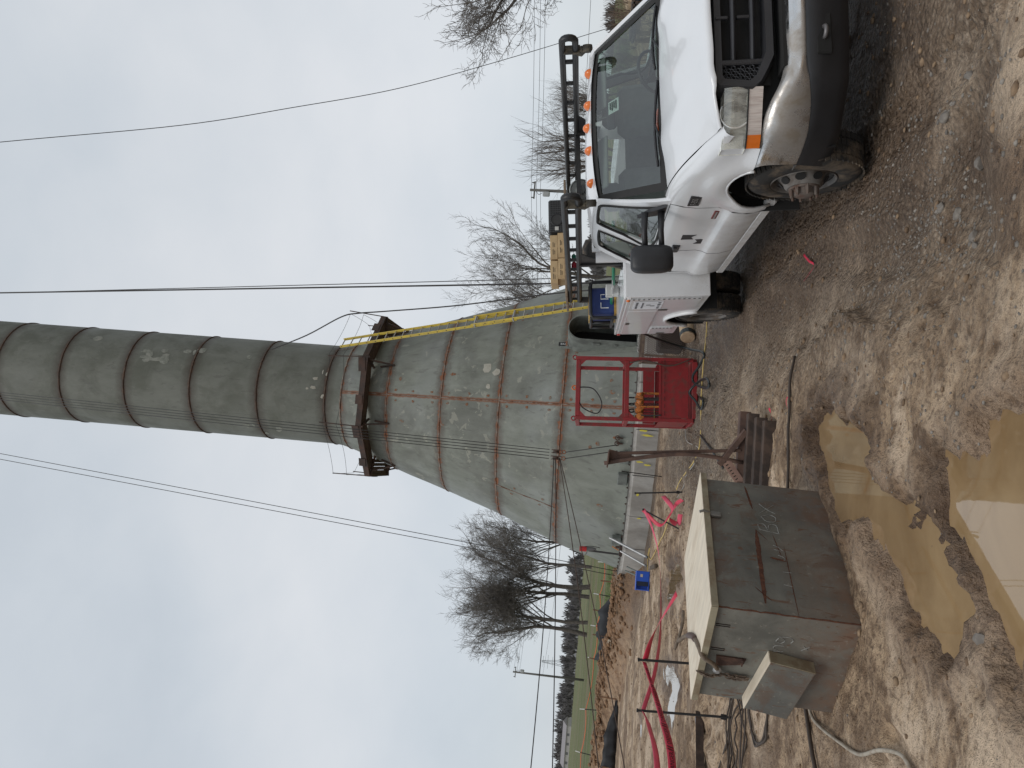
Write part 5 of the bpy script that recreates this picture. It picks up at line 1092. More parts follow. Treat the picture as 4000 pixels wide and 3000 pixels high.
def loose_wheel():
    e = on_truck('spare_wheel', -3.32, -.58, 1.60, 'worn spare wheel leaning in the truck bed behind the cab', 'wheel'); c = (0, 0, .0); mb = MB(); ax = (-.35, -.9, .25); mb.lathe([(.20, -.10), (.30, -.115), (.37, -.09), (.385, 0), (.37, .09), (.30, .115), (.20, .10)], c, ax, 36); mb.build('tyre', TYRE, e, True); mb = MB(); mb.lathe([(.205, .09), (.19, .03), (.12, .02), (.06, .05), (0, .05)], c, ax, 24); mb.build('rim', RUSTY, e, True)
loose_wheel()
def welder():
    e = on_truck('welding_machine', -4.92, -.86, 1.53, 'dented blue machine cabinet with yellow trim inside the guard hoops', 'machine'); MB().box((0, 0, .17), (.62, .36, .32), None, .02).build('cabinet', mat('machine_blue', (.012, .028, .13), .5, col2=(.02, .045, .17), scale=4), e); MB().box((0, 0, .345), (.64, .38, .03), None, .006).build('top_trim', mat('machine_yellow', (.50, .31, .06), .6, col2=(.35, .20, .05), scale=9), e); MB().box((0, .0, .012), (.64, .38, .03), None, .004).build('base_trim', MATS['machine_yellow'], e)
    mb = MB(); mb.tube([(.33, -.10, .10), (.33, -.10, .20), (.33, -.03, .20)], .006, 4); mb.tube([(.33, .02, .10), (.33, .02, .20), (.33, .08, .20), (.33, .08, .15)], .006, 4); mb.build('chalk_mark', WPAINT, e)
welder()
e = on_truck('bench_vise', -3.75, -.92, 1.53, 'pale bench vise bolted to the locker top', 'vise'); mb = MB(); mb.box((0, 0, .05), (.16, .12, .10), None, .02); mb.box((.09, 0, .12), (.05, .13, .09), None, .01); mb.box((-.05, 0, .12), (.08, .13, .09), None, .01); mb.tube([(.1, 0, .09), (.25, 0, .09)], .015, 8); mb.build('vise_body', mat('vise_pale', (.5, .5, .48), .5), e); MB().tube([(.24, -.08, .09), (.24, .08, .09)], .008, 6).build('vise_handle', MATS['galv'], e)
e = on_truck('dash_strap', -.55, -.12, 1.30, 'bright orange strap lying on the dashboard', 'strap'); MB().tube(smooth_path([(0, .10, 0), (.03, .02, .03), (.02, -.08, .07), (-.02, -.16, .05), (-.03, -.06, .02), (-.02, .04, .01)], 5), .016, 6).build('strap', mat('orange', (.75, .11, .02), .6), e, True)
e = on_truck('dash_cloth', -.56, .16, 1.29, 'crumpled blue and white rag on the dashboard', 'rag'); mb = MB(); mb.add([(p[0] * .07 * random.uniform(.7, 1.3), p[1] * .14 * random.uniform(.7, 1.3), p[2] * .04 * random.uniform(.6, 1.4)) for p in ICO_V], ICO_F); mb.build('cloth', mat('rag_blue', (.12, .26, .5), .9, col2=(.6, .62, .62), scale=12), e)
e = on_truck('cloth_cap', -.56, -.52, 1.29, 'pale crumpled cap on the dashboard', 'cap'); mb = MB(); mb.add([(p[0] * .09 * random.uniform(.8, 1.2), p[1] * .14 * random.uniform(.8, 1.2), p[2] * .06 * random.uniform(.7, 1.3)) for p in ICO_V], ICO_F); mb.build('cap_cloth', mat('cap_cloth', (.42, .43, .38), .9), e, True)
e = on_truck('dash_papers', -.57, .52, 1.29, 'grey bundle of gloves and papers on the driver side dashboard', 'gloves'); mb = MB(); mb.add([(p[0] * .09 * random.uniform(.7, 1.3), p[1] * .19 * random.uniform(.7, 1.3), p[2] * .07 * random.uniform(.6, 1.3)) for p in ICO_V], ICO_F); mb.build('bundle', mat('glove_grey', (.30, .29, .25), .9, col2=(.5, .48, .42), scale=14), e, True)
e = on_truck('cable_drum', -3.2, .14, 1.98, 'grey cable drum behind the roof marker lamps', 'drum'); MB().lathe([(0, -.09), (.13, -.09), (.13, -.07), (.09, -.06), (.09, .06), (.13, .07), (.132, .09), (.12, .105), (.105, .085), (.06, .075), (.05, .11), (.02, .12), (0, .12)], (0, 0, 0), (1, 0, 0), 28).build('drum', mat('drum_grey', (.21, .215, .205), .5, col2=(.13, .13, .12), scale=6), e, True, 30)
e = on_truck('hand_tool', -4.9, -.25, 2.03, 'small red and green tool under the rack shelf', 'tool'); MB().box((0, -.06, .05), (.10, .12, .07), None, .02).build('red_body', mat('jack_red', (.45, .02, .05), .5), e); MB().box((0, .06, .05), (.10, .10, .06), None, .02).build('green_body', mat('jack_green', (.02, .22, .15), .5), e)

# ------------------------------------------------------------------ steel box in the foreground
def box_paint():
    m, nt, bs = nodes('box_paint'); t = NT(nt); tc = t.n('ShaderNodeTexCoord'); v = tc.outputs['Object']; sp = t.n('ShaderNodeSeparateXYZ'); t.l(v, sp.inputs[0])
    c = t.mix(t.ramp(t.noise(v, 3.0, 6, .6, .4), [(.34, 0), (.66, 1)]), (.092, .088, .074), (.190, .183, .154))
    c = t.mix(t.math('MULTIPLY', t.ramp(t.noise(v, 1.6, 4, .5), [(.5, 0), (.66, 1)]), .6), c, (.080, .082, .080))
    low = t.math('SUBTRACT', 1.0, t.ramp(t.math('ADD', sp.outputs[2], t.math('MULTIPLY', t.math('SUBTRACT', t.noise(v, 2.2, 5, .65), .5), .9)), [(.0, 0), (.46, 1)])); c = t.mix(t.math('MULTIPLY', low, t.ramp(t.noise(v, 9, 6, .7), [(.36, .15), (.62, .95)])), c, (.175, .098, .060)); c = t.mix(t.math('MULTIPLY', t.ramp(t.noise(v, 3.4, 6, .7, .5), [(.54, 0), (.62, 1)]), .5), c, (.125, .072, .046))
    mp = t.n('ShaderNodeMapping'); t.l(v, mp.inputs[0]); mp.inputs['Scale'].default_value = (6, 6, 1.5); mp.inputs['Rotation'].default_value = (.4, .5, .3)
    c = t.mix(t.ramp(t.noise(mp.outputs[0], 5, 4, .6, .8), [(.62, 0), (.66, .8)]), c, (.12, .058, .033)); c = t.mix(t.ramp(t.noise(v, 22, 4, .6), [(.62, 0), (.70, .5)]), c, (.28, .255, .21)); c = t.mix(t.ramp(t.noise(v, 60, 2, .6), [(.68, 0), (.72, .7)]), c, (.07, .04, .028))
    t.l(c, bs.inputs['Base Color']); bs.inputs['Roughness'].default_value = .58; t.l(t.bump(t.noise(v, 25, 5, .6), .12, .01), bs.inputs['Normal']); MATS['box_paint'] = m
box_paint()
RUST = mat('rust_dark', (.075, .028, .016), .95, col2=(.13, .05, .024), scale=22, bump=.5, bscale=70); CHALK = mat('chalk', (.29, .285, .265), .95, col2=(.16, .155, .14), scale=40); CREAM = mat('lid_cream', (.63, .545, .425), .7, col2=(.50, .40, .29), scale=5, lo=.5, hi=.75, stretch=(2, .5, 1), bump=.12); TAN = mat('lid_edge', (.27, .235, .16), .7, col2=(.19, .14, .085), scale=6)
def steel_box():
    Rm = Matrix.Rotation(R_(-.87), 3, 'X') @ Matrix.Rotation(R_(1.28), 3, 'Y') @ Matrix.Rotation(R_(58.92), 3, 'Z'); mw = Matrix.Translation((-1.24, 4.67, -.02)) @ Rm.to_4x4()
    E = empty('steel_box', mw=mw); tag(E, 'grey painted steel box with cream lid standing beside the puddle', 'steel box'); w, d, h, t, k = 1.24, .80, .835, .04, .006
    BP = MATS['box_paint']
    # four plates welded at the corners
    for nm, c, s in (('side_plate', (w / 2, k / 2, h / 2), (w - .004, k, h)), ('side_plate', (w / 2, d - k / 2, h / 2), (w - .004, k, h)), ('side_plate', (k / 2, d / 2, h / 2), (k, d - .016, h)), ('side_plate', (w - k / 2, d / 2, h / 2), (k, d - .016, h))): MB().box(c, s, None, .0015).build(nm, BP, E)
    MB().box((w / 2, d / 2, .01), (w - .02, d - .02, .01)).build('bottom_plate', BP, E)
    mb = MB(); rd = random.Random(2); mb.tube([(.002 + rd.gauss(0, .0012), .003 + rd.gauss(0, .0012), h * i / 30) for i in range(31)], .005, 5); mb.build('corner_weld', RUST, E)
    # lid: pale top sheet over a folded rim
    mb = MB(); o = .03; mb.box((w / 2, d / 2, h + .002 + t), (w + 2 * o, d + 2 * o, .006), None, .002); mb.build('lid_top', CREAM, E)
    mb = MB()
    for c, s in (((w / 2, -o + .003, h + t / 2), (w + 2 * o - .004, .006, t)), ((w / 2, d + o - .003, h + t / 2), (w + 2 * o - .004, .006, t)), ((-o + .003, d / 2, h + t / 2), (.006, d + 2 * o - .018, t)), ((w + o - .003, d / 2, h + t / 2), (.006, d + 2 * o - .018, t))): mb.box(c, s, None, .001)
    mb.build('lid_rim', TAN, E); mb = MB(); mb.box((w / 2, d / 2, h - .004), (w - .02, d - .02, .006)); mb.build('lid_liner', mat('black_void', (.004, .004, .004)), E)
    # block welded on the left side
    M_ = Matrix.Rotation(R_(10), 3, 'X'); mb = MB(); mb.box((-.045, .565, .385), (.085, .455, .275), M_, .004); bl = mb.build('side_block', BP, E); mb = MB(); q = M_ @ Vector((0, 0, .140)); mb.box((-.045 + q.x, .565 + q.y, .385 + q.z), (.088, .458, .006), M_, .001); mb.build('block_top', CREAM, bl); q = M_ @ Vector((0, -.2305, 0)); mb = MB(); mb.box((-.045 + q.x, .565 + q.y, .385 + q.z), (.086, .006, .276), M_, .001); mb.build('block_end', TAN, bl)
    # slots, hook plate and chain on the left side
    for y in (.15, .36): mb = MB(); mb.box((-.002, y - .008, .78), (.004, .004, .085)); mb.box((-.002, y + .008, .78), (.004, .004, .085)); mb.build('cut_slot', mat('slot_dark', (.018, .010, .008), .9), E)
    mb = MB(); mb.prism([(.41, .78), (.41, .60), (.46, .61), (.50, .77)], .010, Matrix(((0, 0, -1), (1, 0, 0), (0, 1, 0))), (-.002, 0, 0)); mb.box((-.012, .435, .62), (.03, .05, .008)); mb.build('hook_plate', mat('hook_rust', (.045, .022, .015), .9, col2=(.09, .045, .028), scale=15), E)
    def link(mb, c, ax, rot, s=.016):
        ax = Vector(ax).normalized(); u = ax.orthogonal().normalized(); u.rotate(Matrix.Rotation(rot, 3, ax)); mb.tube([Vector(c) + ax * (s * 1.15 * math.copysign(abs(math.cos(a)) ** .7, math.cos(a))) + u * (s * .62 * math.sin(a)) for a in np.linspace(0, 6.283, 13)[:-1]], s * .26, 5, closed=True)
    mb = MB(); pts = smooth_path([(-.035, .55, .865), (-.05, .555, .80), (-.025, .555, .72), (-.02, .565, .62), (-.02, .57, .575), (-.022, .58, .63), (-.022, .575, .70)], 4)
    for i, p in enumerate(pts[:-1]): link(mb, p, pts[i + 1] - p, 1.57 * (i % 2) + .3)
    ch = mb.build('chain', mat('chain_rust', (.10, .070, .050), .8, col2=(.19, .14, .10), scale=20), E, True); mb = MB(); mb.lathe([(0, 0), (.024, 0), (.028, .025), (.014, .04), (0, .04)], (-.005, .52, .76), (-1, 0, 0), 10); mb.build('eye_bolt', MATS['galv'], E)
    # lid latch on the right side
    mb = MB(); mb.box((.83, -.014, .795), (.045, .022, .07), None, .004); mb.tube([(.83, -.02, .83), (.83, -.035, .88), (.82, -.03, .905)], .010, 6); mb.build('latch', mat('latch_steel', (.22, .21, .19), .4, metal=.5), E)
    # rust streaks burnt into the paint
    def streak(a, b, wd, n=26, name='rust_streak', m=RUST, jag=.35):
        rd = random.Random(int(a[0] * 1000 + b[1] * 77)); a, b = Vector(a), Vector(b); dd = (b - a).normalized(); nn = Vector((-dd.y, dd.x)); up, dn = [], []
        for i in range(n + 1):
            p = a.lerp(b, i / n); e = wd * min(1, .25 + 4 * i / n, .25 + 4 * (n - i) / n); up.append(p + nn * e * rd.uniform(1 - jag, 1)); dn.append(p - nn * e * rd.uniform(1 - jag, 1))
        vs = [(p.x, -.0022, p.y) for p in up] + [(p.x, -.0022, p.y) for p in dn]; MB().add(vs, [(i, i + 1, n + 2 + i, n + 1 + i) for i in range(n)]).build(name, m, E)
    streak((.735, .535), (.07, .55), .017); streak((1.20, .565), (.95, .535), .009); streak((.60, .372), (.0, .368), .0035); streak((.48, .475), (.46, .375), .010); streak((.20, .60), (.10, .51), .004, 10); streak((.70, .43), (.50, .40), .0035, 12); streak((.74, .54), (.64, .47), .003, 10)
    # chalk: BOX on the right face, part of a word on the left one
    def chalk(strokes, f, wd=.0026):
        for st in strokes:
            mb = MB(); pts = smooth_path([(p[0], p[1], 0) for p in st], 5) if len(st) > 2 else [Vector((p[0], p[1], 0)) for p in st]; mb.tube([f(p.x, p.y) for p in pts], wd, 4); mb.build('chalk_stroke', CHALK, E)
    fr = lambda u, v: (u, -.0015, v)
    chalk([[(.745, .515), (.73, .45), (.72, .385)], [(.735, .505), (.79, .515), (.80, .475), (.745, .455), (.80, .44), (.80, .395), (.725, .388)], [(.88, .485), (.835, .455), (.84, .40), (.885, .39), (.905, .43), (.885, .48)], [(.915, .49), (.965, .44), (1.02, .385)], [(1.015, .485), (.96, .435), (.925, .385)]], fr)
    chalk([[(.60, .44), (.585, .41), (.555, .385)], [(.56, .44), (.55, .40)], [(.51, .42), (.49, .385), (.46, .39)], [(.36, .41), (.36, .36)], [(.25, .42), (.24, .37)]], fr, .0022)
    fl = lambda u, v: (-.0015, u, v)
    chalk([[(.31, .455), (.305, .40)], [(.305, .43), (.285, .46), (.262, .45), (.258, .405)], [(.195, .445), (.225, .455), (.235, .425), (.21, .405), (.19, .43), (.185, .445), (.18, .39), (.20, .36), (.225, .37)], [(.275, .30), (.235, .255)], [(.235, .295), (.27, .26)]], fl, .0028)
    # wire rope thrown over the lid
    inv = mw
    r = MB(); pts = smooth_path([(.52, .92, .93), (.45, .78, .90), (.25, .56, .888), (.03, .40, .888), (-.045, .40, .865), (-.05, .44, .80), (-.035, .50, .765)], 6); r.tube(pts, .014, 8); ro = r.build('wire_rope', mat('wire_rope', (.155, .115, .08), .7, col2=(.09, .065, .045), scale=30), None, True); ro.matrix_world = mw; tag(ro, 'stiff brown wire rope lying over the cream lid of the box', 'rope')
    mb = MB(); mb.tube(pts[8:15], .021, 8); s = mb.build('rope_sleeve', mat('sleeve', (.085, .05, .04), .6), ro, True)
    r = MB(); r.tube(smooth_path([(.75, .86, .90), (.62, .84, .91), (.55, .93, .93), (.50, .99, .95)], 5), .012, 6)
    mb2 = r.build('tail', MATS['wire_rope'], ro, True)
steel_box()
# ------------------------------------------------------------------ red man basket with chain hoists
def basket():
    RD = mat('basket_red', (.25, .018, .020), .5, col2=(.145, .040, .032), scale=7, lo=.50, hi=.66, bump=.15); E = empty('man_basket', (-.40, 12.78, -.03), (0, R_(-3), R_(9))); tag(E, 'red steel man basket with open top bay standing before the tower', 'basket'); w, d, h = 1.07, .95, 1.98
    for x in (.03, w - .03):
        for y in (.03, d - .03): MB().box((x, y, h / 2 + .03), (.06, .06, h - .06), None, .004).build('post', RD, E)
    for z, t in ((h - .03, .07), (1.14, .07), (.035, .08)):
        for y in (.03, d - .03): MB().box((w / 2, y, z), (w - .124, .055, t), None, .004).build('cross_rail', RD, E)
        for x in (.03, w - .03): MB().box((x, d / 2, z), (.055, d - .124, t), None, .004).build('side_rail', RD, E)
    for (c, s) in (((w / 2, .012, .375), (w - .13, .006, .47)), ((w / 2, d - .012, .375), (w - .13, .006, .47)), ((.012, d / 2, .375), (.006, d - .13, .47)), ((w - .012, d / 2, .375), (.006, d - .13, .47))):
        p = MB().box(c, s).build('skirt_panel', RD, E)
    mb = MB(); mb.box((w / 2, .006, .60), (w - .12, .012, .03)); mb.box((w / 2, .006, .15), (w - .12, .012, .012)); mb.build('panel_hem', RD, E)
    mb = MB()
    for k in range(8):
        for z in (.525, .145): mb.box((.14 + .122 * k, -.0012, z), (.07, .004, .006))
    mb.build('stitch_weld', mat('weld_dark', (.05, .012, .012), .8), E)
    MB().box((w / 2, d / 2, .07), (w - .02, d - .02, .012)).build('floor_plate', RD, E)
    MB().box((w / 2, d - .05, .72), (w - .13, .008, .20)).build('back_board', RD, E)
    for x, s in ((.06, 1), (w - .06, -1)):
        for z, v in ((h - .065, -1), (1.105, -1), (1.175, 1)): MB().prism([(0, 0), (s * .10, 0), (0, v * .10)], .006, Matrix(((1, 0, 0), (0, 0, -1), (0, 1, 0))), (x, .012, z)).build('corner_gusset', RD, E)
    for x in (.02, w / 2, w - .02): mb = MB(); mb.tube([(x + .035 * math.cos(t), .03, h + .03 + .035 * math.sin(t)) for t in np.linspace(0, 6.283, 11)[:-1]], .012, 5, closed=True); mb.box((x, .03, h + .0), (.04, .02, .03)); mb.build('lifting_eye', RD if x != w / 2 else mat('eye_orange', (.55, .14, .03), .5), E)
    CHN = mat('hoist_chain', (.035, .030, .028), .6); ORG = mat('hoist_orange', (.52, .16, .025), .5, col2=(.16, .07, .03), scale=20, lo=.45, hi=.6); mwE = Matrix.Translation((-.40, 12.78, -.03)) @ Matrix.Rotation(R_(9), 4, 'Z') @ Matrix.Rotation(R_(-3), 4, 'Y')
    for i, (x, lb) in enumerate(((.07, 'leftmost orange lever chain hoist hanging in the red basket'), (.18, 'second orange chain hoist from the left in the red basket'), (.29, 'third orange chain hoist from the left in the red basket'), (.40, 'rightmost orange chain hoist hanging in the red basket'))):
        H = empty('chain_hoist', mw=mwE @ Matrix.Translation((x, .08, 1.10)) @ Matrix.Rotation(.5 * i, 4, 'Z') @ Matrix.Scale(1.3, 4)); tag(H, lb, 'chain hoist', 'chain hoists in the basket')
        mb = MB(); mb.tube([(.025 * math.cos(t), 0, -.035 + .035 * math.sin(t)) for t in np.linspace(-1.0, 4.2, 12)], .009, 6); mb.build('hook', CHN, H, True)
        mb = MB(); mb.box((0, 0, -.13), (.075, .06, .11), None, .015); mb.lathe([(0, -.04), (.045, -.035), (.05, 0), (.045, .035), (0, .04)], (.01, -.03, -.14), (0, 1, 0), 14); mb.build('gear_case', ORG, H, True, 40)
        mb = MB(); mb.bar((.02, -.06, -.15), (.03, -.06, -.40), .03, .016, .004); mb.build('lever', ORG if i % 2 else CHN, H)
        mb = MB()
        for cx in (-.025, .02):
            for k in range(16):
                z = -.19 - .026 * k; a = k % 2; mb.tube([(cx + (.009 * math.sin(t) if a else 0), (0 if a else .009 * math.sin(t)), z + .016 * math.cos(t)) for t in np.linspace(0, 6.283, 8)[:-1]], .0036, 4, closed=True)
        mb.build('load_chain', CHN, H)
    def lineobj(name, pts, r, m, lb, cat):
        o = MB().tube(pts, r, 6).build(name, MATS[m], None, True); o.matrix_world = mwE; tag(o, lb, cat)
    lineobj('air_hose', smooth_path([(.55, .05, 1.98), (.53, .06, 1.70), (.30, .06, 1.55), (.12, .06, 1.62), (.20, .06, 1.85), (.36, .05, 1.95)], 8), .011, 'cable', 'black hose looped in the open top bay of the red basket', 'hose')
    lineobj('tag_line', smooth_path([(w - .1, -.02, 1.10), (w - .06, -.02, .85), (w - .14, -.02, .45), (w - .02, -.03, .10)], 6), .010, 'cable_brown', 'frayed brown rope hanging down the right post of the red basket', 'rope')
basket()
# ------------------------------------------------------------------ rusty beams with two posts
STL = mat('beam_rust', (.125, .072, .052), .85, col2=(.075, .045, .035), scale=5, bump=.3, bscale=40); STD = mat('beam_dark', (.040, .028, .022), .8, col2=(.085, .055, .04), scale=6, bump=.3)
def beams():
    lbs = ('topmost rusty channel beam of the stack behind the box', 'second beam from the top in the dark stack behind the box', 'third beam from the top in the dark stack behind the box', 'lowest dark beam lying on the mud behind the box')
    for k, (y, z, x0, x1) in enumerate(((7.62, .175, -.09, -1.10), (7.47, .125, -.10, -1.15), (7.34, .075, -.13, -1.2), (7.22, .025, -.15, -1.2))):
        e = empty('steel_beam', ((x0 + x1) / 2, y, z), (0, 0, R_(6))); tag(e, lbs[k], 'beam', 'stacked steel beams'); L = x0 - x1; m = STL if k == 0 else STD
        MB().box((0, .0, 0), (L, .012, .09), None, .001).build('web', m, e); MB().box((0, .05, .046), (L, .11, .010), None, .001).build('flange', m, e); MB().box((0, .05, -.046), (L, .11, .010), None, .001).build('flange', m, e)
    E = empty('post_stand', (-.55, 7.66, .2)); tag(E, 'rusty stand of two tall bars under a flat cap, rising from the beam stack', 'stand'); o = Vector((-.55, 7.66, .2))
    MB().bar(Vector((-.47, 7.64, .20)) - o, Vector((-.60, 7.64, 1.38)) - o, .045, .030, .004).build('upright', STL, E); MB().tube([Vector(p) - o for p in smooth_path([(-.585, 7.62, .18), (-.55, 7.6, .50), (-.555, 7.6, .80), (-.62, 7.6, 1.15), (-.705, 7.6, 1.50)], 4)], .020, 8).build('bent_bar', STL, E, True)
    MB().prism([(0, 0), (.13, 0), (.125, .03), (.07, .28), (.055, .28)], .012, Matrix(((-1, 0, 0), (0, 0, 1), (0, -1, 0))), Vector((-.565, 7.625, 1.46)) - o).build('gusset', STL, E); MB().box(Vector((-.66, 7.6, 1.465)) - o, (.16, .12, .014), rotm(0, .04, 0), .002).build('cap_plate', STL, E)
    e = empty('steel_channel', (-.44, 7.62, .30), (0, R_(33), R_(-4))); tag(e, 'short rusty channel propped at a slant against the two bars', 'channel'); MB().box((0, 0, 0), (.42, .07, .008)).build('web', STL, e); MB().box((0, .035, -.02), (.42, .008, .045)).build('flange', STL, e); MB().box((0, -.035, -.02), (.42, .008, .045)).build('flange', STL, e)
    e = empty('slotted_plate', (-.66, 7.60, .28), (0, R_(-38), 0)); tag(e, 'light brown plate with a row of slots beside the stack', 'plate'); MB().box((0, 0, 0), (.30, .008, .085), None, .001).build('plate', mat('plate_tan', (.30, .185, .14), .8, col2=(.22, .13, .1), scale=8), e); mb = MB()
    for k in range(7): mb.box((-.10 + .032 * k, -.0045, .012), (.008, .003, .026))
    mb.build('slot', MATS['black_void'], e)
beams()
# ------------------------------------------------------------------ stakes and danger tape
SK = mat('stake_black', (.014, .013, .013), .55); TAPE = mat('tape_red', (.56, .022, .055), .45, col2=(.64, .05, .10), scale=6); TAPE2 = mat('tape_pink', (.70, .09, .15), .5)
def stake(a, b, lb, r=.014, flag=True):
    e = empty('stake', a); tag(e, lb, 'stake'); d = Vector(b) - Vector(a); MB().tube([-d * .12, d * .5, d], r, 6).build('rod', SK, e); MB().lathe([(0, 0), (r * 1.5, 0), (r * 1.5, .02), (0, .02)], d - d.normalized() * .01, d, 8).build('head', SK, e)
    if flag: MB().box(d * .11, (.055, .010, .06), rotm(0, .05, .4), .004).build('spade', SK, e)
    return e
T1, T2, T3, T4 = Vector((-2.87, 8.45, .955)), Vector((-3.30, 8.16, .95)), Vector((-1.80, 14.1, .80)), Vector((-2.12, 14.35, .62))
stake((-2.83, 8.45, -.02), T1, 'black steel stake just behind the left corner of the box, tape tied on', flag=False); stake((-3.24, 8.12, -.03), T2, 'tall black stake left of the box with coiled cable at its foot'); stake((-1.70, 14.08, -.05), T3, 'upright black stake in front of the concrete footing'); stake((-2.38, 14.1, -.05), T4, 'leaning black stake wrapped in pink tape by the footing', flag=False); stake((-1.86, 18.0, .05), (-1.76, 17.4, .93), 'thin black rod leaning against the tower footing', .010, False)
def ribbon(name, pts, w, m, lb, tilt=0.0, words=False, twist=0.0, widths=None):
    P = smooth_path(pts, 8); n = len(P); rows = []
    for i, p in enumerate(P):
        t = (P[min(i + 1, n - 1)] - P[max(i - 1, 0)]).normalized(); u = Vector((0, 0, 1)) - t * t.z; u.normalize(); u.rotate(Matrix.Rotation(tilt + twist * i / n, 3, t)); k = (widths[min(int(i / n * len(widths)), len(widths) - 1)] if widths else 1) * w / 2; rows.append((p, u * k, t))
    mb = MB(); mb.grid([[p - u, p - u * .3 + u.cross(t) * .03, p + u * .3 - u.cross(t) * .03, p + u] for p, u, t in rows]); o = mb.build(name, m, None, True); md = o.modifiers.new('thick', 'SOLIDIFY'); md.thickness = .0012; tag(o, lb, 'tape')
    if words:
        cum = [0]
        for i in range(n - 1): cum.append(cum[-1] + (P[i + 1] - P[i]).length)
        s = .05; tb = MB()
        while s < cum[-1] - .33:
            vs, fs = text_mesh('DANGER', .058, align='LEFT'); wid = max(v[0] for v in vs); q = []
            def put(u, v, sg):
                d = s + u; i = max(0, min(n - 2, int(np.searchsorted(cum, d) - 1))); f = (d - cum[i]) / max(1e-6, cum[i + 1] - cum[i]); pp, uu, tt = rows[i]; p2, u2, t2 = rows[i + 1]; c = pp.lerp(p2, f); uu = uu.lerp(u2, f); nn = tt.cross(uu).normalized(); return c + uu * ((v - .022) / (w / 2)) + nn * (.004 * sg)
            for sg in (1, -1): tb.add([put(v[0] if sg < 0 else wid - v[0] if False else v[0], v[1], sg) for v in vs], fs)
            for sg in (1, -1):
                for ks in (0, .035): tb.add([put(wid + .012 + ks, -.004, sg), put(wid + .026 + ks, -.004, sg), put(wid + .044 + ks, .048, sg), put(wid + .030 + ks, .048, sg)], [(0, 1, 2, 3)])
            s += wid + .10
        tb.build('tape_lettering', mat('tape_black', (.02, .012, .014), .6), o)
    return o
ribbon('danger_tape', [(-3.60, 6.1, .83), (-3.18, 6.75, .735), (-3.02, 7.5, .79), T1 + Vector((-.01, -.02, -.06))], .072, TAPE, 'red tape printed DANGER in black running left from the stakes', .1, True, .1, [1, 1, 1, .8, .6])
ribbon('danger_tape', [(-3.75, 6.0, .92), (-3.30, 6.9, .84), (-3.22, 7.6, .87), T2 + Vector((0, -.02, -.06))], .062, TAPE2, 'plain pinkish tape strand just behind the printed one', .3, False, .3, [1, 1, .9, .6])
ribbon('danger_tape', [T2 + Vector((.0, .01, -.06)), (-3.05, 8.8, .73), (-3.0, 10.5, .54), (-2.62, 12.5, .43), (-2.34, 13.6, .48), T4 + Vector((0, -.02, -.02))], .045, TAPE2, 'long sagging pink tape strand between the far stakes', .3, False, 2.0)
ribbon('danger_tape', [T1 + Vector((0, .01, -.07)), (-2.62, 8.4, .84), (-2.35, 8.2, .78), (-2.0, 8.0, .66)], .07, TAPE, 'twisted red tape tail dipping behind the box lid', .4, False, 1.4)
ribbon('danger_tape', [T4, (-2.35, 14.2, .32), (-2.15, 13.9, .20), (-1.9, 13.8, .10), (-1.75, 13.4, .04)], .07, TAPE, 'red tape hanging off the leaning stake', .5, False, 2.2)
ribbon('danger_tape', [T3 + Vector((0, -.02, -.5)), (-1.95, 13.7, .16), (-2.1, 13.5, .22), (-2.2, 13.6, .06), (-2.0, 13.4, .05)], .08, TAPE2, 'heap of pink tape at the foot of the upright stake', .2, False, 3.0)
for pts, lb in ((((1.37, 7.19), (1.28, 7.0), (1.22, 6.9), (1.11, 7.04)), 'scrap of pink tape on the gravel beside the truck'), (((.07, 6.63), (.02, 6.6), (-.03, 6.56)), 'tape scrap lying by the dark cable in the mud'), (((-.04, 7.40), (-.1, 7.35), (-.2, 7.38)), 'tape scrap in front of the beam stack')):
    ribbon('tape_scrap', [(x, y, tz(x, y) + .02 + .01 * (i % 2)) for i, (x, y) in enumerate(pts)], .022, TAPE, lb, 1.2, False, 1.0)
# ------------------------------------------------------------------ hoses, cords and cables lying about
def ground_line(name, pts, r, m, lb, cat='cable', lift=.0): return tag(MB().tube([(p.x, p.y, p.z) for p in smooth_path([(x, y, tz(x, y) + r + .01 + lift) for x, y in pts], 6)], r, 6).build(name, m, None, True), lb, cat)
gh = mat('hose_green', (.012, .20, .10), .4, coat=.2); blk = mat('hose_black', (.010, .014, .014), .4)
o = empty('air_line', (1.2, 10.2, 1.5)); tag(o, 'green hose from the truck bed turning black, coiled beside the red basket', 'hose'); c0 = Vector((1.2, 10.2, 1.5))
MB().tube([p - c0 for p in smooth_path([truck_pt(-2.95, -.30, 1.62), (1.36, 9.6, 1.525), (1.22, 10.1, 1.53), (1.07, 10.8, 1.47), (.985, 11.2, 1.25)], 8)], .020, 8).build('green_hose', gh, o, True); MB().tube([Vector((.985, 11.2, 1.25)) - c0, Vector((.98, 11.26, 1.21)) - c0], .026, 8).build('coupling', mat('brass', (.45, .3, .1), .35, metal=.8), o)
MB().tube([p - c0 for p in smooth_path([(.98, 11.26, 1.21), (.94, 12.0, 1.0), (.89, 12.7, .62), (.80, 12.9, .18), (.70, 12.1, .04), (.52, 12.3, .06), (.36, 12.55, .12), (.24, 12.5, .10), (.16, 11.7, .04), (.20, 11.3, .03), (.30, 11.6, .04), (.24, 12.3, .08), (.08, 12.5, .16), (-.05, 12.3, .08), (-.16, 12.0, .03), (-.04, 11.8, .03), (.02, 12.2, .03)], 8)], .020, 8).build('black_hose', blk, o, True)
YC = mat('cord_yellow', (.55, .40, .13), .6); GC = mat('cord_grey', (.35, .33, .30), .7)
ground_line('yellow_cable', [(1.25, 12.5), (1.04, 12.41), (.64, 12.12), (.26, 12.1), (-.13, 12.15), (-.51, 12.1), (-.79, 12.0), (-1.04, 12.7), (-1.3, 13.5), (-1.54, 14.4), (-1.73, 14.6)], .010, YC, 'yellow extension cord running past the front of the red basket', 'cord')
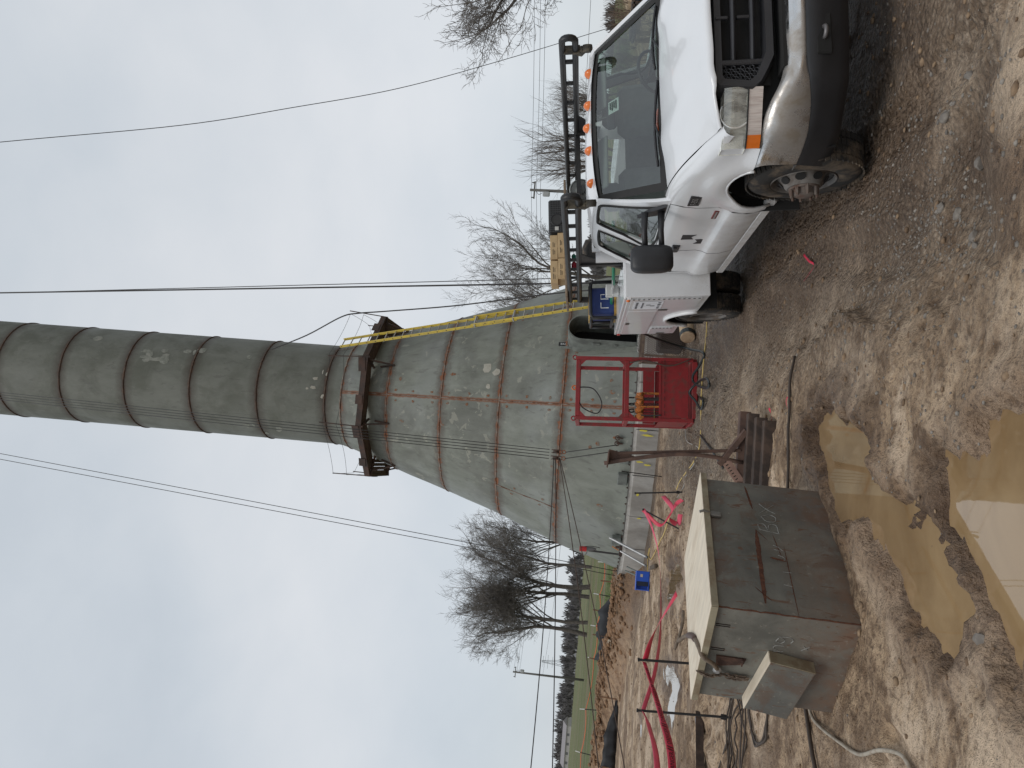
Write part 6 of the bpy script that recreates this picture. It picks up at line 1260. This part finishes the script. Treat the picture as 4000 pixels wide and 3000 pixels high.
ground_line('grey_wire', [(-.46, 14.4), (-.75, 13.7), (-.77, 12.1), (-1.05, 12.6), (-1.32, 13.4), (-1.6, 14.0), (-1.9, 14.8)], .009, GC, 'pale grey cord crossing the gravel behind the box', 'cord')
ground_line('yellow_cable', [(-2.3, 15.3), (-2.9, 16.4), (-3.2, 17.3), (-3.9, 18.7), (-4.2, 20.2), (-4.0, 20.4), (-4.3, 20.9), (-4.6, 20.3), (-4.5, 19.9)], .011, YC, 'tangled yellow cord between the footing and the blue crate', 'cord')
ground_line('dark_hose', [(-.55, 11.8), (-.69, 10.5), (-.84, 9.8)], .016, blk, 'short length of dark hose on the gravel behind the beams', 'hose')
ground_line('mud_cable', [(.42, 6.8), (.2, 6.63), (-.06, 6.5), (-.23, 6.37), (-.48, 6.39), (-.70, 6.43)], .012, mat('cable_mud', (.06, .045, .035), .8), 'thick dark cable lying in the mud right of the box')
ground_line('mud_pole', [(-1.90, 5.74), (-2.09, 5.49), (-2.32, 5.18), (-2.6, 4.8)], .014, MATS['cable_mud'], 'dark straight bar half sunk in mud left of the box', 'bar')
ground_line('rope', [(-1.95, 5.50), (-2.04, 5.34), (-2.06, 5.2), (-1.98, 4.79), (-1.88, 4.42), (-1.73, 4.15), (-1.67, 3.98), (-1.69, 3.85)], .011, mat('rope_pale', (.36, .32, .26), .9, col2=(.25, .20, .15), scale=18), 'pale muddy rope snaking over the ground in the lower left corner', 'rope')
def coil():
    rd = random.Random(4); mb = MB(); pts = []
    for k in range(84):
        a = k * .33; r = .42 + .16 * math.sin(k * .21) + rd.uniform(-.03, .03); x = -3.25 + r * 1.15 * math.cos(a) - .0012 * k; y = 7.75 + r * .85 * math.sin(a) + .002 * k; pts.append((x, y, tz(x, y) + .018 + .0007 * k * (k % 7) / 7))
    pts += [(-3.6, 8.3, tz(-3.6, 8.3) + .02), (-4.2, 8.95, tz(-4.2, 8.95) + .02), (-5.2, 9.6, .0)]; mb.tube(smooth_path(pts, 2), .0085, 5); tag(mb.build('cable_coil', MATS['cable_mud'], None, True), 'loose coil of brown cable on the ground left of the box', 'cable')
    pts = []
    for k in range(46): a = -.6 + k * .30; r = .33 + .03 * math.sin(k * .8); x = -2.72 + r * .75 * math.cos(a); y = 7.0 + r * 1.1 * math.sin(a); pts.append((x, y, tz(x, y) + .016 + .001 * (k % 9)))
    mb = MB(); mb.tube(smooth_path(pts, 2), .011, 5); tag(mb.build('cable_coil', MATS['cable_mud'], None, True), 'smaller tight cable coil right against the box', 'cable')
coil()
e = empty('angle_iron', (-4.25, 9.85, tz(-4.25, 9.85) + .05), (0, R_(4), R_(62))); tag(e, 'dark steel angle piece lying on the mud at the left edge', 'angle iron'); MB().box((0, 0, 0), (.85, .012, .10), None, .002).build('leg', STD, e); MB().box((0, .05, -.045), (.85, .10, .012), None, .002).build('leg', STD, e)
e = empty('steel_plate_scrap', (-4.38, 10.05, tz(-4.38, 10.05) + .04), (R_(5), R_(-3), R_(50))); tag(e, 'grey flat bar lying behind the dark angle piece', 'flat bar'); MB().box((0, 0, 0), (.7, .10, .016), None, .002).build('bar', mat('bar_grey', (.19, .19, .20), .5, metal=.3), e)
e = empty('timber_offcut', (-3.95, 18.0, tz(-3.95, 18.0) + .05), (0, 0, R_(105))); tag(e, 'dark timber offcut lying on the mud beyond the box', 'timber'); MB().box((0, 0, 0), (1.25, .09, .06), None, .01).build('timber', mat('timber_dark', (.09, .065, .045), .9), e)
# ------------------------------------------------------------------ things around the footing
def crate():
    BLU = mat('crate_blue', (.012, .075, .42), .45); e = empty('milk_crate', (-4.64, 19.45, tz(-4.64, 19.4) + .01), (0, 0, R_(14))); tag(e, 'blue plastic crate lying on its side beside the footing', 'crate'); w, h, d = .48, .33, .32
    MB().box((.22, 0, h / 2), (.02, d, h), None, .004).build('crate_side', BLU, e); MB().box((0, -d / 2 + .16, h - .008), (.44, d, .016), None, .003).build('crate_side', BLU, e); MB().box((0, 0, .01), (.44, d, .016), None, .003).build('crate_side', BLU, e); MB().box((.1, -d / 2, h / 2), (.24, .016, h - .04), None, .003).build('crate_side', BLU, e); MB().box((0, d / 2, h / 2), (.44, .016, h - .04), None, .003).build('crate_side', BLU, e)
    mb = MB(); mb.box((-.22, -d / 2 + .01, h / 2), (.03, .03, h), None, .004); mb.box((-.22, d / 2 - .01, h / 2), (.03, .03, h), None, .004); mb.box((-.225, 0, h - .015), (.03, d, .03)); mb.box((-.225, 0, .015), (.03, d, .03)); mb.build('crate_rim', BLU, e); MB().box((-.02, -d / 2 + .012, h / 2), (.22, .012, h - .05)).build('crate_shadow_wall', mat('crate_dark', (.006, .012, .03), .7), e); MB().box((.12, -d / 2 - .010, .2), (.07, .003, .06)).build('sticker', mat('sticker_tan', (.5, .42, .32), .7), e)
crate()
RDT = mat('drill_red', (.42, .018, .018), .4); GRY = mat('tool_grey', (.13, .13, .13), .45)
e = empty('magnetic_drill', (-4.64, 22.3, .60)); tag(e, 'red power drill on an upright bar at the edge of the footing', 'drill'); MB().bar((0, 0, 0), (.03, 0, .92), .04, .05, .004).build('stand_bar', MATS['cable'], e); MB().tube([(.07, -.06, 1.18), (.075, -.06, .98)], .075, 12).build('motor', RDT, e, True, 40); MB().tube([(.085, -.06, .98), (.095, -.06, .80), (.10, -.06, .70)], [.06, .05, .025], 10).build('gearbox', GRY, e, True, 40); MB().tube(smooth_path([(.13, -.06, 1.10), (.17, -.08, .9), (.16, -.08, .65), (.14, -.06, .60)], 5), .010, 5).build('cord', MATS['cable'], e, True); MB().tube([(0, 0, .95), (-.06, 0, .98), (-.10, 0, 1.0)], .012, 5).build('feed_handle', GRY, e)
for i, (a, b, r, lb) in enumerate((((-3.98, 21.2, .98), (-4.28, 20.55, -.03), .030, 'long galvanised pipe leaning on the footing, right one of the pair'), ((-4.34, 21.35, .66), (-4.60, 20.95, -.05), .026, 'shorter galvanised pipe leaning on the footing, left one of the pair'), ((-4.90, 22.0, .42), (-5.02, 21.75, -.05), .024, 'dark pipe leaning at the left end of the footing'), ((-5.15, 22.6, .42), (-5.22, 22.2, -.05), .024, 'second dark pipe leaning at the very left of the footing'))):
    e = empty('steel_pipe', b); tag(e, lb, 'pipe', 'pipes leaning on the footing'); d = Vector(a) - Vector(b); MB().tube([(0, 0, 0), d * .5, d], r, 8).build('pipe', MATS['galv'] if i < 2 else MATS['tower_grey'], e, True, 40); MB().lathe([(r * 1.25, 0), (r * 1.25, .06)], (0, 0, 0), d, 10).build('coupling', GRY, e)
e = empty('pipe_vise', (-4.40, 21.62, .58), (0, 0, .3)); tag(e, 'cluttered steel clamp with orange handle on the rim of the footing', 'clamp'); MB().box((0, 0, .06), (.30, .10, .09), None, .01).build('clamp_bed', MATS['dark_steel'], e); MB().box((.10, 0, .15), (.06, .08, .12), None, .008).build('jaw', MATS['dark_steel'], e); MB().tube([(.02, 0, .12), (.10, -.04, .30)], .014, 6).build('handle', mat('handle_orange', (.5, .17, .03), .5), e)
def grate():
    e = empty('mesh_basket', (.72, 14.75, -.06), (0, 0, R_(8))); tag(e, 'rusty expanded metal tool basket standing behind the truck', 'basket'); w, h, d = 1.35, .88, .8; FR = mat('frame_brown', (.15, .105, .075), .8, col2=(.10, .065, .05), scale=5); ME = mat('mesh_brown', (.10, .068, .052), .8)
    for y in (0, d):
        mb = MB(); mb.box((w / 2, y, .025), (w, .04, .05)); mb.box((w / 2, y, h), (w, .04, .05)); mb.box((.02, y, h / 2), (.04, .04, h - .06)); mb.box((w - .02, y, h / 2), (.04, .04, h - .06)); mb.box((w * .5, y, h / 2), (.03, .03, h - .06)); mb.build('frame', FR, e)
        mb = MB(); nx, nz = 30, 9
        for i in range(nx):
            for j in range(nz):
                cx, cz = .06 + (w - .12) * (i + .5 * (j % 2)) / nx, .07 + (h - .14) * (j + .5) / nz; hx, hz = (w - .12) / nx * .5, (h - .14) / nz * 1.0
                for a, b in (((-hx, 0), (0, hz * .5)), ((0, hz * .5), (hx, 0)), ((-hx, 0), (0, -hz * .5)), ((0, -hz * .5), (hx, 0))): mb.bar((cx + a[0], y, cz + a[1]), (cx + b[0], y, cz + b[1]), .006, .006)
        mb.build('expanded_mesh', ME, e)
    for x in (.0, w): mb = MB(); mb.box((x, d / 2, .025), (.04, d - .05, .05)); mb.box((x, d / 2, h), (.04, d - .05, .05)); mb.build('frame', FR, e)
    MB().box((w / 2, d / 2, .03), (w - .1, d - .1, .01)).build('floor_sheet', ME, e); MB().box((w * .5, d * .5, .35), (w * .7, d * .7, .5), None, .05).build('contents', mat('dark_sacking', (.035, .03, .027), .9, bump=.4), e)
    e = empty('chain_pile', (1.0, 14.9, .86)); tag(e, 'pale chain heaped on top of the mesh basket', 'chain'); rd = random.Random(8); mb = MB(); p = Vector((-.2, 0, .04))
    for k in range(70):
        p = p + Vector((rd.gauss(0, .03) + .006, rd.gauss(0, .02), 0)); p.x = max(-.25, min(.8, p.x)); u = Vector((rd.gauss(0, 1), rd.gauss(0, 1), rd.gauss(0, .6))).normalized(); v = u.orthogonal().normalized(); mb.tube([p + u * .028 * math.cos(t) + v * .018 * math.sin(t) + Vector((0, 0, rd.random() * .001)) for t in np.linspace(0, 6.283, 9)[:-1]], .006, 4, closed=True)
    mb.build('links', mat('chain_pale', (.36, .34, .31), .5, metal=.4), e)
grate()
e = empty('log_block', (1.15, 13.7, tz(1.15, 13.7) + .13), (0, 0, R_(30))); tag(e, 'pale round log chock with a black band behind the rear wheel', 'log'); MB().lathe([(0, -.17), (.12, -.17), (.13, -.15), (.13, .15), (.12, .17), (0, .17)], (0, 0, 0), (1, .3, .05), 16).build('log', mat('log_wood', (.50, .38, .25), .85, col2=(.30, .2, .12), scale=8, bump=.3), e, True, 40); MB().lathe([(.134, -.155), (.134, -.05)], (0, 0, 0), (1, .3, .05), 16).build('band', blk, e)
vs, fs = text_mesh('RPM', .06); mb = MB(); mb.add([(-.10 + p[1] * .4, -.137 - .0, p[0] * .9) for p in vs], fs); mb.build('band_lettering', WPAINT, e)
# ------------------------------------------------------------------ silt fence, survey stakes and string line by the field
SILT = mat('silt_cloth', (.012, .012, .014), .6)
def silt(pts, h, lb):
    P = smooth_path([(x, y, 0) for x, y in pts], 8); e = empty('silt_fence', (P[0].x, P[0].y, tz(P[0].x, P[0].y))); tag(e, lb, 'fence'); rows = []; rd = random.Random(len(lb)); o = Vector((P[0].x, P[0].y, 0)); z0 = tz(P[0].x, P[0].y)
    for i, p in enumerate(P):
        z = tz(p.x, p.y); k = h * min(1, .12 + i / 9) * (.92 + .05 * math.sin(i * .45) + .04 * math.sin(i * 1.7)); w = .10 * math.sin(i * 2.1); rows.append([(p.x - o.x, p.y - o.y + w, z - .05 - z0), (p.x - o.x, p.y - o.y - .06 + w, z + k * .35 - z0), (p.x - o.x, p.y - o.y + .05 * math.sin(i * 1.3), z + k * .7 - z0), (p.x - o.x, p.y - o.y, z + k - z0)])
    c = MB().grid(rows).build('cloth', SILT, e, True); md = c.modifiers.new('thick', 'SOLIDIFY'); md.thickness = .006
    for i in range(0, len(P), 8): p = P[i]; MB().bar((p.x - o.x, p.y - o.y + .03, tz(p.x, p.y) - .2 - z0), (p.x - o.x + .03, p.y - o.y + .03, tz(p.x, p.y) + h * 1.15 - z0), .04, .04).build('post', mat('post_brown', (.20, .11, .06), .9), e)
silt([(-11.0, 27.9), (-12.2, 27.6), (-13.2, 27.3), (-14.5, 27.0), (-16.5, 26.5)], .52, 'sagging black silt fence cloth at the left edge of the site'); silt([(-6.6, 26.9), (-8.0, 28.2), (-9.4, 29.8), (-10.8, 31.2)], .80, 'black silt fence cloth peeping over the spoil bank')
WTIP = WPAINT; STR = mat('string_orange', (.75, .14, .05), .6); SP = [(-8.2, 31.0, .1), (-9.8, 32.2, .06), (-11.6, 33.0, .25), (-13.2, 32.2, -.05), (-15.8, 33.5, .18), (-6.6, 30.0, .0)]; SPL = ('survey stake with white tip, second from the footing', 'survey stake with white tip near the middle of the string line', 'leaning white tipped survey stake before the utility pole', 'white tipped survey stake above the sagging silt cloth', 'leftmost survey stake, dark with a white band', 'white tipped survey stake nearest the tower footing')
tops = []
for (x, y, ln), lb in zip(SP, SPL):
    z = tz(x, y); e = empty('survey_stake', (x, y, z)); tag(e, lb, 'stake', 'survey stakes along the string line'); t = Vector((ln, 0, 1.15)); MB().bar((0, 0, -.2), t * .82, .028, .028).build('shaft', SK, e); MB().bar(t * .82, t, .03, .03).build('tip', WTIP, e); tops.append(Vector((x, y, z)) + t * .78)
tops = sorted(tops, key=lambda p: p.x); tops = [Vector((-24, 35, tops[0].z))] + tops
mb = MB(); q = []
for a, b in zip(tops[:-1], tops[1:]): q += catenary(a, b, .08, 6)[:-1]
mb.tube(q + [tops[-1]], .014, 5); tag(mb.build('string_line', STR, None, True), 'taut orange string line joining the survey stakes before the pasture', 'string')
e = empty('bank_rock', (-8.6, 26.6, tz(-8.6, 26.6) + .05)); tag(e, 'pale rock on top of the reddish spoil bank', 'rock'); MB().add([(p[0] * .16, p[1] * .12, p[2] * .10) for p in ICO_V], ICO_F).build('rock', mat('rock_pale', (.50, .42, .32), .9, bump=.4), e)
# ------------------------------------------------------------------ poles, wires and far buildings
WOODP = mat('pole_wood', (.135, .13, .118), .9, col2=(.09, .085, .078), scale=3, stretch=(4, 4, .3))
def pole(x, y, h, lb, box, s=1.0):
    z = tz(x, y); e = empty('utility_pole', (x, y, z)); tag(e, lb, 'utility pole'); MB().tube([(0, 0, -.5), (0, 0, h * .5), (0, 0, h)], [.17 * s, .145 * s, .11 * s], 10).build('pole', WOODP, e, True); MB().box((0, 0, h - .35), (1.5 * s, .09, .11)).build('crossarm', WOODP, e)
    for k in (-.65, 0, .65): MB().tube([(k * s, 0, h - .30), (k * s, 0, h - .12)], .05, 6).build('insulator', GRY, e)
    MB().box((.30 * box, -.12, h - 1.3), (.36, .34, .55), None, .06).build('transformer', mat('transformer_grey', (.40, .41, .41), .5), e); MB().tube(smooth_path([(.1, 0, h - .4), (.35 * box, -.1, h - .7), (.2 * box, -.1, h - 1.0)], 4), .02, 5).build('lead', MATS['cable'], e); return Vector((x, y, z))
pa = pole(-40.4, 108, 10.0, 'wooden utility pole with transformer left of the bare trees', 1); zz = tz(15.3, 60)
pb = pole(15.3, 60, 8.05 - zz, 'utility pole with grey transformer behind the roof rack', -1, .9)
for k, (dz, lb) in enumerate(((-.1, 'top power wire spanning the sky between the poles'), (-.55, 'second power wire between the poles'), (-.9, 'third power wire between the poles'), (-4.2, 'lowest power wire, well below the others'))):
    a = Vector((pb.x, pb.y, 8.05 + dz * .9)); b = Vector((pa.x, pa.y, pa.z + 10.0 + dz)); c = Vector((48, 36, 9.2 + dz)); wire('power_wire', catenary(c, a, .5, 12)[:-1] + catenary(a, b, 1.0, 20), .014, lb)
def lattice():
    e = empty('lattice_tower', (-178, 500, tz(-178, 500))); tag(e, 'faint lattice transmission tower on the horizon', 'pylon'); m = mat('pylon', (.22, .23, .24), .7); h = 22
    for sx in (-1, 1):
        for sy in (-1, 1): MB().bar((sx * 2.2, sy * 2.2, 0), (sx * .4, sy * .4, h), .16).build('leg', m, e)
    mb = MB()
    for k in range(8):
        a, b = 2.2 - 1.8 * k / 8, 2.2 - 1.8 * (k + 1) / 8; z0, z1 = h * k / 8, h * (k + 1) / 8; mb.bar((-a, -a, z0), (b, -b, z1), .09); mb.bar((a, -a, z0), (-b, -b, z1), .09)
    mb.build('bracing', m, e)
    for z, w in ((h - 1, 3.6), (h - 4, 4.4), (h - 7, 3.6)): MB().bar((-w, 0, z), (w, 0, z), .18).build('crossarm', m, e)
lattice()
def shed():
    z = tz(-137, 300); e = empty('far_shed', (-137, 300, z)); tag(e, 'long low grey roofed building at the far edge of the pasture', 'building'); MB().box((0, 0, .8), (16, 8, 2.0)).build('wall', mat('shed_wall', (.42, .40, .37), .9), e); MB().prism([(-4.4, 0), (4.4, 0), (0, 1.5)], 16.6, Matrix(((0, 0, 1), (1, 0, 0), (0, 1, 0))), (-8.3, 0, 1.7)).build('roof', mat('shed_roof', (.25, .23, .23), .8), e)
    for k in range(4): MB().box((-6 + 3.6 * k, -4.02, .9), (1.0, .06, .9)).build('window', GRY, e)
shed()
def right_stack():
    e = empty('rebar_stack', (10.75, 22, 0), (0, 0, R_(-20))); tag(e, 'stack of dark steel bars on cribbing behind the truck at the right edge', 'steel stack'); z = tz(10.75, 22)
    for k in range(10): MB().tube([(-.6 + .12 * k, -1.5, 1.35 + z), (-.6 + .12 * k, 1.8, 1.35 + z)], .045, 6).build('bar', STD, e)
    for k in range(9): MB().tube([(-.54 + .12 * k, -1.4, 1.44 + z), (-.54 + .12 * k, 1.8, 1.44 + z)], .045, 6).build('bar', STD, e)
    for y in (-1.2, 1.2): MB().box((0, y, 1.25 + z), (1.5, .12, .10)).build('bearer', BR, e); MB().box((-.6, y, .6 + z), (.12, .12, 1.2)).build('leg', BR, e); MB().box((.6, y, .6 + z), (.12, .12, 1.2)).build('leg', BR, e)
    e = empty('yellow_post', (11.3, 21.8, tz(11.3, 21.8))); tag(e, 'yellow steel rail end beside the steel bar stack', 'rail'); MB().box((0, 0, .65), (.16, .16, 1.3), None, .02).build('post', MATS['ladder_yellow'], e); MB().box((.5, 0, 1.2), (1.0, .12, .14), None, .02).build('rail', MATS['ladder_yellow'], e)
right_stack()
scene.render.resolution_x = 1024; scene.render.resolution_y = 768
